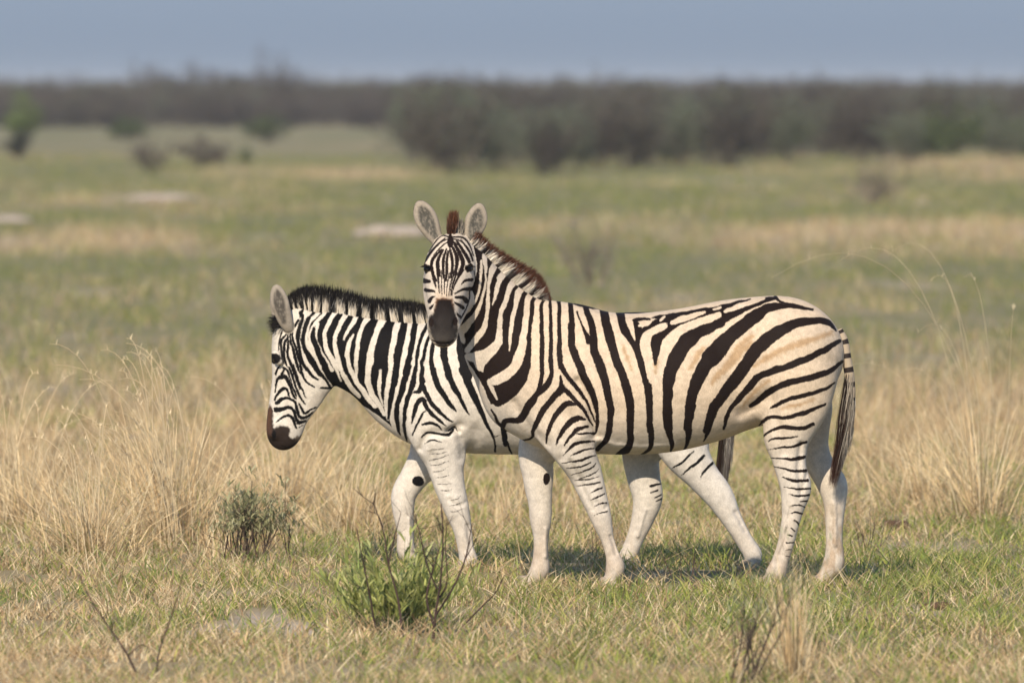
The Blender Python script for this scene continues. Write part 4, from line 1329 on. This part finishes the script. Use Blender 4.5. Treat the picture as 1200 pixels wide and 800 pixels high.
# ------------------------------------------------------------------ plants and things near the zebras
def tussock(name, label, cx, cy, n, h, spread, lean_az, leanv, colset=STRAWS, group=None, green=.0, wid=(.0028, .0055)):
    t = thing(name, label, 'grass tussock', (cx, cy, 0), group)
    m = MB()
    r = np.abs(rng.normal(0, spread, n)); a = rng.uniform(0, 6.283, n)
    bx, by = cx + r * np.cos(a), cy + r * np.sin(a) * .8
    az = np.where(rng.uniform(0, 1, n) < .38, lean_az + rng.normal(0, .6, n), a)
    hh = h * rng.uniform(.3, 1.0, n) ** .8
    c = colset[rng.integers(0, len(colset) - 1, n)] * rng.uniform(.8, 1.15, n)[:, None]
    gm = rng.uniform(0, 1, n) < green
    c[gm] = GREENS[rng.integers(0, 5, gm.sum())] * .9
    hh = np.where(gm, hh * .5, hh)
    m.blades(np.stack([bx, by, terrain(bx, by) - .01], -1), hh, az, np.abs(rng.normal(leanv * .55, leanv * .5, n)), np.abs(rng.normal(leanv * .5, leanv * .5, n)), rng.uniform(*wid, n), c)
    # leafy old growth at the foot
    k = n // 2
    r = np.abs(rng.normal(0, spread * 1.1, k)); a = rng.uniform(0, 6.283, k)
    bx, by = cx + r * np.cos(a), cy + r * np.sin(a) * .8
    m.blades(np.stack([bx, by, terrain(bx, by) - .01], -1), h * rng.uniform(.12, .4, k), a + rng.normal(0, .8, k), rng.uniform(.1, .9, k), rng.uniform(.1, 1.0, k), rng.uniform(.003, .005, k),
             STRAWS[rng.integers(0, 5, k)] * rng.uniform(.32, .95, k)[:, None])
    return t, m

def seed_stem(m, base, top, sag, w=.0034, c=(.74, .60, .38)):
    base, top = np.array(base), np.array(top)
    t = np.linspace(0, 1, 14)
    pts = base + (top - base) * np.stack([t ** 1.5, t ** 1.5, np.sin(t * np.pi / 2 * (1 + sag * .5)) / math.sin(np.pi / 2 * (1 + sag * .5))], -1)
    m.tube(pts, w * (1 - .6 * t), 3, c)
    # spikelets
    n = 4
    k = rng.uniform(.72, 1, n); i = (k * 13).astype(int).clip(0, 12)
    b = pts[i] + (pts[i + 1] - pts[i]) * (k * 13 - i)[:, None]
    m.blades(b, rng.uniform(.018, .035, n), rng.uniform(0, 6.28, n), rng.uniform(.1, .6, n), .2, .004, np.array(c) * 1.05)

def G(px, py): return ground_at(px, py)

for (px, py, n, h, sp, la, lv, lab) in (
    (200, 640, 430, .84, .15, 2.7, .42, 'tallest pale straw tussock left of the grey green shrub'),
    (105, 655, 340, .62, .15, 2.4, .75, 'leaning straw tussock with dark foot, the nearest at the far left'),
    (30, 618, 330, .66, .18, 2.0, .55, 'straw tussock at the left border with a long bent stem'),
    (335, 612, 430, .62, .17, 1.5, .5, 'straw tussock under the muzzle of the rear zebra'),
    (415, 628, 430, .50, .14, 1.0, .7, 'tangled dry tussock beside the lifted foreleg'),
    (1150, 612, 240, .80, .13, 2.4, .5, 'tall straw tussock with arching stems at the right border'),
    (1085, 598, 300, .55, .15, 2.0, .55, 'loose straw tussock between the zebra tail and the tall right one'),
    (930, 800, 150, .56, .05, 1.5, .22, 'thin upright dry stalks in front of the hind legs')):
    X, Yg = G(px, py)
    t, m = tussock('grass_tussock', lab, X, Yg, n, h, sp, la, lv, group='dry grass tussocks', green=.06)
    mm = m
    if px == 1150:
        for (x0, y0, x1, y1, s) in ((1165, 605, 905, 325, .55), (1140, 605, 985, 305, .4), (1160, 608, 1040, 300, .4), (1145, 606, 1090, 330, .3), (1170, 607, 1130, 325, .2), (1150, 606, 1075, 390, .4), (1120, 606, 990, 430, .3), (1180, 607, 1190, 360, .1),
                                  (1135, 606, 1050, 440, .4), (1170, 606, 1150, 420, .2)):
            b = G(x0, y0); tp = P(x1, y1, b[1] + rng.uniform(-.3, .4))
            seed_stem(mm, (b[0], b[1], 0), tp, s, .0024, (.62, .52, .34))
    elif px < 450:
        for k in range(30 if px == 200 else 14):
            x0 = px + rng.normal(0, 18); y0 = py + rng.uniform(-8, 8)
            b = G(x0, y0)
            hh = rng.uniform(.6, 1.12) * h * 1.12
            a = la + rng.normal(0, .7)
            L = hh * rng.uniform(.15, .85)
            seed_stem(mm, (b[0], b[1], 0), (b[0] + L * math.cos(a), b[1] + L * math.sin(a) * .6, hh), rng.uniform(0, .22))
    m.build('stems', M_STRAW, t)

def branchy(m, base, direction, length, r0, depth, col_, spread=.5, tips=None, up=.15, seg=5, wob=.10, kids=(2, 4)):
    """a branching woody stem"""
    d = np.array(direction, float); d /= np.linalg.norm(d)
    pts = [np.array(base, float)]
    for i in range(seg):
        d = d + rng.normal(0, wob, 3) + np.array([0, 0, up * .25]); d /= np.linalg.norm(d)
        pts.append(pts[-1] + d * length / seg)
    pts = np.array(pts)
    m.tube(pts, np.linspace(r0, r0 * .45, len(pts)), 4 if r0 > .003 else 3, np.array(col_) * rng.uniform(.8, 1.2))
    if depth <= 0:
        if tips is not None: tips.append((pts[-1], d, pts))
        return
    if tips is not None and depth == 1: tips.append((pts[len(pts) // 2], d, pts))
    for k in range(rng.integers(*kids)):
        i = rng.integers(1 if depth > 1 else 2, len(pts))
        nd = d + rng.normal(0, spread, 3); nd[2] = max(nd[2], -.15) + up
        branchy(m, pts[i], nd, length * rng.uniform(.45, .75), r0 * .55, depth - 1, col_, spread, tips, up, seg, wob, kids)

def leaves_at(m, tips, per, rad, lsize, wid, cols, upb=.5):
    pts = np.array([t[0] for t in tips]); ds = np.array([t[1] for t in tips])
    n = len(pts) * per
    b = np.repeat(pts, per, 0) + rng.normal(0, rad, (n, 3))
    c = cols[rng.integers(0, len(cols), n)] * rng.uniform(.7, 1.25, n)[:, None]
    m.blades(b, rng.uniform(.6, 1.2, n) * lsize, rng.uniform(0, 6.283, n), np.abs(rng.normal(upb, .4, n)), rng.uniform(-.1, .5, n), wid * rng.uniform(.7, 1.2, n), c, None, (.35, 1, .85, .1))

# green narrow leaved herb in front, with dead twigs of a small bush through it
X, Yg = G(465, 742)
hb = thing('leafy_herb', 'fresh green narrow leaved herb clump in front of the rear zebra foreleg', 'herb', (X, Yg, 0))
HERB = np.array([(.31, .345, .100), (.39, .41, .130), (.215, .265, .085), (.45, .46, .19)])
lm, sm = MB(), MB()
for k in range(64):
    a = rng.uniform(0, 6.283); r = abs(rng.normal(0, .055))
    b = np.array([X + r * math.cos(a) * 1.3, Yg + r * math.sin(a), 0])
    lean = rng.uniform(.05, 1.05) if k % 2 else rng.uniform(.2, 1.25)
    L = rng.uniform(.22, .44)
    d = np.array([math.cos(a) * lean, math.sin(a) * lean * .7, 1.0]); d /= np.linalg.norm(d)
    t = np.linspace(0, 1, 9)
    pts = b + d * (t * L)[:, None]; pts[:, 2] -= .07 * L * t ** 2 * lean * 2
    sm.tube(pts, .0022 * (1 - .6 * t), 3, (.13, .17, .06))
    nl = 20
    i = rng.uniform(.25, 1, nl); pb = b + d * (i * L)[:, None]; pb[:, 2] -= .07 * L * i ** 2 * lean * 2
    lm.blades(pb, rng.uniform(.045, .085, nl), np.arctan2(d[1], d[0]) + rng.normal(0, 1.1, nl), rng.uniform(.1, .8, nl), rng.uniform(0, .5, nl), rng.uniform(.008, .0135, nl),
              HERB[rng.integers(0, 4, nl)] * rng.uniform(.7, 1.2, nl)[:, None], None, (.4, 1, .8, .08))
lm.build('leaves', M_LEAF, hb); sm.build('stalks', M_LEAF, hb)

X, Yg = G(508, 748)
tw = thing('bare_twigs', 'dark dead branching twigs rising through the green herb clump', 'dead twigs', (X, Yg, 0))
m = MB()
DK = (.045, .026, .022)
def px_path(pts, d):
    return np.array([P(x, y, d) for x, y in pts])
def twig_path(m, pts, yv, r0, c=DK):
    a = catmull(px_path(pts, yv), 5)
    a[:, 1] += np.cumsum(rng.normal(0, .004, len(a)))
    m.tube(a, np.linspace(r0, r0 * .4, len(a)), 5, np.array(c) * rng.uniform(.8, 1.2))
    for k in range(3):
        i = rng.integers(len(a) // 3, len(a)); d = a[min(i + 1, len(a) - 1)] - a[i - 1]
        d = d / (np.linalg.norm(d) + 1e-9) + rng.normal(0, .45, 3)
        branchy(m, a[i], d, rng.uniform(.04, .11), r0 * .4, 1, c, .5, None, .25, 4, .1, (1, 3))
for pts, r0 in (([(508, 748), (511, 715), (515, 690), (518, 660), (519, 625), (517, 590)], .0048), ([(509, 735), (500, 700), (508, 665), (516, 640)], .0042), ([(511, 720), (530, 690), (545, 655), (553, 615)], .0042),
                ([(515, 700), (524, 680), (522, 640), (524, 610)], .003), ([(472, 745), (466, 700), (455, 660), (450, 625), (438, 590)], .0042), ([(455, 660), (462, 630), (470, 600)], .0028),
                ([(440, 735), (432, 690), (425, 655), (418, 618)], .0036), ([(512, 690), (500, 660), (492, 625), (484, 600)], .0032), ([(535, 742), (560, 715), (580, 695), (591, 674)], .0036),
                ([(545, 655), (556, 635), (562, 620)], .002), ([(450, 625), (444, 605), (432, 598)], .002), ([(508, 665), (498, 650), (488, 646)], .0022)):
    twig_path(m, pts, Yg - .10 + rng.normal(0, .05), r0 * 1.25)
m.build('stems', M_TWIG, tw)

# grey green shrub left of centre
X, Yg = G(297, 660)
sb = thing('shrub', 'small grey green shrub with dark woody stems in the straw grass', 'shrub', (X, Yg, 0))
m, lf, tips = MB(), MB(), []
for k in range(26):
    a = rng.uniform(0, 6.283); l = rng.uniform(0, .55)
    branchy(m, (X + rng.normal(0, .07), Yg + rng.normal(0, .05), 0), (math.cos(a) * l, math.sin(a) * l, 1), rng.uniform(.15, .225), .0042, 2, (.085, .06, .045), .42, tips, .3, 5, .12, (2, 4))
tips = [t for t in tips if t[0][2] > .15]
leaves_at(lf, tips, 6, .018, .036, .0085, np.array([(.27, .265, .135), (.34, .33, .18), (.20, .205, .10), (.40, .385, .23)]), .6)
m.build('stems', M_TWIG, sb); lf.build('leaves', M_LEAF, sb)

# soft weed close to the camera at the right
X, Yg = G(872, 806)
wd = thing('weed', 'dusky green twiggy weed close to the camera before the hind legs', 'weed', (X, Yg, 0))
m, lf, tips = MB(), MB(), []
for k in range(8):
    a = rng.uniform(0, 6.283); l = rng.uniform(0, .45)
    branchy(m, (X + rng.normal(0, .035), Yg + rng.normal(0, .035), 0), (math.cos(a) * l + .05, math.sin(a) * l, 1), rng.uniform(.20, .34), .0042, 2, (.065, .047, .036), .38, tips, .3, 5, .12, (2, 4))
tips = [t for t in tips if t[0][2] > .2]
leaves_at(lf, tips, 2, .024, .038, .006, np.array([(.23, .245, .14), (.28, .29, .17), (.17, .19, .11)]), .4)
m.build('stems', M_TWIG, wd); lf.build('leaves', M_LEAF, wd)

def small_weed(px, py, h, label, n=6, leafy_=True, rgb=(.075, .05, .04)):
    X, Yg = G(px, py)
    t = thing('weed', label, 'weed', (X, Yg, 0))
    m, lf, tips = MB(), MB(), []
    for k in range(n):
        a = rng.uniform(0, 6.283); l = rng.uniform(0, .6)
        branchy(m, (X + rng.normal(0, .025), Yg + rng.normal(0, .02), 0), (math.cos(a) * l, math.sin(a) * l, 1), h * rng.uniform(.55, .8), .0030, 2, rgb, .4, tips, .25, 5, .12, (1, 3))
    m.build('stems', M_TWIG, t)
    if leafy_:
        leaves_at(lf, tips, 3, .012, .028, .0045, np.array([(.13, .145, .075), (.17, .17, .095)]), .5)
        lf.build('leaves', M_LEAF, t)
small_weed(805, 695, .30, 'thin dusky weed between the striped foreleg and the hind legs', 5)
small_weed(695, 668, .17, 'small dark twigs beside the striped foreleg', 4, False)
small_weed(1020, 655, .20, 'wiry dark twigs right of the last hind leg', 5, False)
small_weed(640, 636, .13, 'tiny dry weed behind the pale forelegs', 4, True)

# dark fallen twigs, lower left
X, Yg = G(172, 800)
tv = thing('bare_twigs', 'two dark slanting dead twigs in the grass at the lower left', 'dead twigs', (X, Yg, 0))
m = MB()
for pts, r0 in (([(165, 800), (150, 768), (128, 735), (108, 705), (92, 672)], .0050), ([(183, 800), (186, 765), (198, 730), (208, 700), (214, 672)], .0045), ([(150, 768), (165, 755), (180, 762)], .003), ([(128, 735), (140, 722)], .0026)):
    a = catmull(px_path(pts, Yg), 5)
    m.tube(a, np.linspace(r0, r0 * .45, len(a)), 5, DK)
m.build('stems', M_TWIG, tv)

# dung
def lumps(name, label, cat, px, py, rad, n, mat, flat=.5, group=None):
    X, Yg = G(px, py)
    m = MB()
    nu, nv = 14, 9
    th = np.linspace(0, np.pi, nv); ph = np.arange(nu) * 2 * np.pi / nu
    for k in range(n):
        r = rad * rng.uniform(.35, .6) if n > 1 else rad
        cx, cy = X + rng.normal(0, rad * .5) * (n > 1), Yg + rng.normal(0, rad * .5) * (n > 1)
        dx = np.sin(th)[:, None] * np.cos(ph); dy = np.sin(th)[:, None] * np.sin(ph); dz = np.cos(th)[:, None] + 0 * ph
        w = 1 + .45 * (fbm(dx * 2 + dz * 1.7 + k * 7, dy * 2 - dz + k, 55, 3) - .5)
        v = np.stack([cx + r * w * dx * 1.2, cy + r * w * dy, float(terrain(cx, cy)) + r * flat * (.55 + w * dz)], -1).reshape(-1, 3)
        i = np.arange(nv - 1)[:, None] * nu; j = np.arange(nu)[None]; kk = (j + 1) % nu
        m.add(v, np.stack([i + j, i + nu + j, i + nu + kk, i + kk], -1).reshape(-1, 4))
    return tag(m.build(name, mat, None, True), label, cat, group)
lumps('dung_pile', 'flat brown dung pile in the grass right of the hind legs', 'dung', 1052, 620, .075, 9, M_DUNG, .8)
lumps('dung_pile', 'brown dung pile at the foot of the tall tussock at the right border', 'dung', 1150, 617, .07, 7, M_DUNG, .8)
lumps('dung_pile', 'small dark dung scatter on bare soil at the right', 'dung', 1095, 714, .06, 6, M_DUNG, .8)
lumps('rock', 'broad pale stone lying in the meadow left of the front zebra ears', 'rock', 452, 281, .55, 4, M_ROCK, .42)
lumps('rock', 'flat pale stone low in the meadow above the straw at the left', 'rock', 198, 240, .75, 4, M_ROCK, .28)
lumps('rock', 'pale stone at the left border beyond the straw band', 'rock', 8, 263, .45, 3, M_ROCK, .35)

# ------------------------------------------------------------------ bushes of the plain and the scrub belt
GREYBUSH = np.array([(.108, .088, .070), (.088, .072, .058), (.132, .110, .085), (.072, .060, .048)])
GREYGREEN = np.array([(.105, .118, .075), (.14, .15, .10), (.08, .092, .06)])
FRESH = np.array([(.105, .140, .045), (.135, .170, .06), (.09, .12, .045)])

def bush_parts(w, h, nstem, leafcols, nleaf, stemcol, lsize=.06, lift=.12):
    m, lf, tips = MB(), MB(), []
    for k in range(nstem):
        a = rng.uniform(0, 6.283); l = rng.uniform(.05, 1.0)
        d = (math.cos(a) * l * w / h, math.sin(a) * l * w / h, 1)
        branchy(m, (rng.normal(0, w * .07), rng.normal(0, w * .07), 0), d, h * rng.uniform(.42, .6), .012 + .010 * h / 2.5, 2, stemcol[rng.integers(0, len(stemcol))], .42, tips, .12, 4, .12, (3, 6))
    k = len(tips)
    P0 = np.array([t[0] for t in tips])
    P0 = P0[P0[:, 2] > h * lift]
    n = nleaf
    b = P0[rng.integers(0, len(P0), n)] + rng.normal(0, .09 * h / 2.0, (n, 3))
    b[:, 2] = np.abs(b[:, 2])
    c = leafcols[rng.integers(0, len(leafcols), n)] * rng.uniform(.7, 1.3, n)[:, None]
    lf.blades(b, lsize * rng.uniform(.7, 1.4, n), rng.uniform(0, 6.283, n), rng.uniform(0, 1.2, n), rng.uniform(0, .4, n), lsize * .6 * rng.uniform(.7, 1.3, n), c, None, (.4, 1, .85, .2))
    tv = np.concatenate(m.v)
    kz = h / np.percentile(tv[:, 2], 99.6)
    kr = .5 * w / np.percentile(np.hypot(tv[:, 0], tv[:, 1]), 90)
    for q in (m, lf):
        for i in range(len(q.v)): q.v[i] = q.v[i] * np.array((kr, kr, kz))
    return m, lf

def bush(name, label, px, py, w, h, leafcols, nleaf, stemcol=GREYBUSH, nstem=9, lsize=.06, group=None, cat='bush', lift=.12):
    X, Yg = G(px, py)
    t = thing(name, label, cat, (X, Yg, float(terrain(X, Yg))), group)
    m, lf = bush_parts(w, h, nstem, leafcols, nleaf, stemcol, lsize, lift)
    for q, nm, mt in ((m, 'twigs', M_TWIG), (lf, 'foliage', M_LEAF)):
        o = q.build(nm, mt); o.parent = t
    return t

bush('bush', 'sparse leafless bush standing behind the mane of the front zebra', 695, 338, .95, .78, GREYBUSH * 2.3, 200, GREYBUSH * 2.1, 8, .03)
bush('bush', 'bare brown twiggy bush in the open meadow at the right', 1025, 243, 1.3, .95, GREYBUSH * 1.9, 330, GREYBUSH * 1.8, 10, .04)
bush('bush', 'low brown twiggy bush left of its round neighbour on the left meadow', 182, 203, 1.5, .95, GREYBUSH * 1.4, 420, GREYBUSH * 1.4, 8, .06)
bush('bush', 'round low grey brown bush on the left meadow', 236, 196, 1.5, .85, GREYBUSH * 1.3, 700, GREYBUSH * 1.3, 10, .06)
bush('bush', 'fresh green rounded bush at the foot of the left scrub line', 316, 167, 1.7, 1.1, FRESH * .8, 1500, GREYBUSH, 9, .08)
bush('bush', 'tiny green bush on the left meadow', 290, 194, .5, .55, FRESH * .8, 500, GREYBUSH, 7, .05)
bush('bush', 'pale green low bush under the left scrub line', 150, 163, 1.8, .9, FRESH * .8, 1300, GREYBUSH, 9, .08)
bush('tree', 'small tree with fresh green crown above a dark foot at the left border', 25, 186, 1.0, 1.95, FRESH * 1.3, 1500, GREYBUSH * .6, 9, .075, None, 'tree', .45)
bush('bush', 'dark leafy bush filling in under the small green tree', 20, 187, .8, .85, GREYGREEN * .5, 900, GREYBUSH * .6, 9, .06)

# front line of the scrub on the right half: separate bushes, three kinds copied
protos = []
for w, h, lc, nl in ((2.6, 2.5, GREYBUSH * .72, 2300), (2.3, 2.3, GREYGREEN * 1.15, 2600), (2.8, 2.5, np.vstack([GREYBUSH, GREYGREEN[:1]]), 2600), (2.2, 1.5, FRESH * .75, 1900)):
    m, lf = bush_parts(w, h, 11, lc, nl, GREYBUSH, .085)
    protos.append((m.build('twigs', M_TWIG), lf.build('foliage', M_LEAF)))
used = [False] * 4
def place_bush(kind, px, py, sc, label):
    X, Yg = G(px, py)
    t = thing('bush', label, 'bush', (X, Yg, float(terrain(X, Yg))), 'scrub bushes along the front of the thicket')
    t.rotation_euler = (0, 0, rng.uniform(0, 6.28)); t.scale = (sc * rng.uniform(.9, 1.1), sc * rng.uniform(.9, 1.1), sc)
    for o in protos[kind]:
        if used[kind]:
            c = o.copy(); col.objects.link(c)
        else:
            c = o
        c.parent = t
    used[kind] = True
KINDS_ = ('grey brown', 'grey green', 'brownish leafy', 'fresh green')
LAB = 'grey or dull green scrub bush in the front line of the far thicket'
xs = list(np.arange(486, 868, 12)) + list(np.arange(872, 1225, 17)) + [1240, 1262]
for i, x in enumerate(xs):
    if x < 870:
        by = 199 + rng.uniform(-9, 4) - (6 if x > 700 else 0)
    else:
        by = 190 + rng.uniform(-8, 5)
    if rng.uniform() < .12: continue
    k = int(rng.choice(4, p=(.30, .42, .24, .04)))
    if x > 1040 and rng.uniform() < .4: k = 3
    sc = rng.uniform(.60, .98) if k != 3 else rng.uniform(.8, 1.1)
    place_bush(k, x, by, sc, LAB)
# two rows deeper behind the same line
for i, x in enumerate(np.arange(478, 1240, 17)):
    k = int(rng.choice(4, p=(.5, .25, .22, .03)))
    place_bush(k, x + rng.uniform(-6, 6), rng.uniform(164, 182), rng.uniform(.62, 1.03), LAB)

# taller bare trees on the left skyline
for px, h, w, lab in ((178, 3.6, 2.2, 'slim bare bush rising above the left skyline, leftmost of the tall ones'), (213, 3.6, 2.8, 'broader bare bush rising above the left skyline beside the slim one'),
                      (262, 3.2, 3.4, 'low domed bare tree on the skyline left of the tallest tree'), (320, 4.6, 2.6, 'tallest bare tree rising above the left skyline'), (338, 3.4, 3.2, 'lower bare tree leaning on the tallest skyline tree'), (515, 3.0, 2.4, 'dark bare tree just above the skyline over the start of the right thicket')):
    bush('tree', lab, px, 148, w, h, GREYBUSH * .8, 1700, GREYBUSH * .8, 11, .12, None, 'tree')

# the rest of the scrub, too far and dense to count
def belt(name, label, d0, d1, n, hr, seed, p=(.55, .25, .20, 0), xl=(-1e9, 1e9)):
    T = {'twigs': (M_TWIG, MB()), 'foliage': (M_LEAF, MB())}
    src = []
    for tw_, fo in protos[:3]:
        r = []
        for o in (tw_, fo):
            me = o.data
            v = np.empty(len(me.vertices) * 3, np.float32); me.vertices.foreach_get('co', v)
            c = np.empty(len(me.vertices) * 4, np.float32); me.attributes['coat'].data.foreach_get('color', c)
            q = np.empty(len(me.loops), np.int32); me.loops.foreach_get('vertex_index', q)
            r.append((v.reshape(-1, 3), q.reshape(-1, 4), c.reshape(-1, 4)[:, :3]))
        src.append(r)
    mb = MB()
    for i in range(n):
        d = d0 + (d1 - d0) * ((i + rng.uniform(0, 1)) / n) ** 1.7
        half = d * 600 / F_PX + 6
        x = rng.uniform(-half, half)
        k = int(rng.choice(3, p=(.5, .28, .22)))
        s = rng.uniform(*hr)
        a = rng.uniform(0, 6.28); ca, sa = math.cos(a), math.sin(a)
        ti = np.array((1, .97, 1)) * rng.uniform(.6, 1.0)
        for (v, q, c) in src[k]:
            # thin the copies: keep every other quad
            kq = q[rng.uniform(0, 1, len(q)) < .35]
            u, inv = np.unique(kq, return_inverse=True)
            vv = v[u]
            vv = np.stack([x + s * 1.8 * (vv[:, 0] * ca - vv[:, 1] * sa), d - D0 + s * 1.8 * (vv[:, 0] * sa + vv[:, 1] * ca), float(terrain(x, d - D0)) + s * 2.5 * (np.maximum(vv[:, 2], 0) / 2.5) ** 1.25], -1)
            mb.add(vv, inv.reshape(-1, 4), None, c[u] * ti)
    o = mb.build(name, M_TWIG)
    return tag(o, label, 'scrub', kind='stuff')
belt('scrub_thicket', 'dense grey brown scrub closing the plain along the horizon', 640, 1440, 760, (.90, 1.08), 1)

# air: pale haze over the plain
hm = bpy.data.materials.new('haze'); hm.use_nodes = True
N = hm.node_tree.nodes; N.clear()
ho = N.new('ShaderNodeOutputMaterial'); hv = N.new('ShaderNodeVolumePrincipled')
hv.inputs['Color'].default_value = (.80, .84, .92, 1)
hv.inputs['Density'].default_value = HAZE = 0.00015
hv.inputs['Anisotropy'].default_value = 0.0
hm.node_tree.links.new(hv.outputs[0], ho.inputs['Volume'])
hm.volume_intersection_method = 'FAST' if hasattr(hm, 'volume_intersection_method') else None
v = np.array([(sx_, sy_, sz_) for sx_ in (-2600, 2600) for sy_ in (-130, 6080) for sz_ in (-1.5, 6.5)], float)
q = np.array([(0, 1, 3, 2), (4, 6, 7, 5), (0, 4, 5, 1), (2, 3, 7, 6), (0, 2, 6, 4), (1, 5, 7, 3)])
hz = mesh_np('haze', v, q, hm)
tag(hz, 'thin pale haze in the air over the plain', 'haze', kind='stuff')

# grass standing in front of the hooves
hg = MB()
for px, py, Yh in ((711, 692, W), (615, 692, E_), (897, 692, W), (959, 693, E_), (545, 671, Y2 + W), (725, 671, Y2 + E_), (877, 671, Y2 + W), (489, 668, Y2 + E_)):
    x0 = P(px, py, Yh)[0]
    n = 130
    bx = x0 + rng.normal(.01, .085, n); by = Yh - np.abs(rng.normal(.06, .07, n)) - .03
    c, isd = grass_cols(np.full(n, .55), n)
    hg.blades(np.stack([bx, by, terrain(bx, by) - .01], -1), rng.uniform(.03, .12, n), rng.uniform(0, 6.283, n), rng.uniform(0, .5, n), rng.uniform(.1, .8, n), rng.uniform(.004, .0075, n), c)
tag(hg.build('hoof_grass', M_GRASS), 'tufts of mixed grass standing round the zebra hooves', 'grass', kind='stuff')
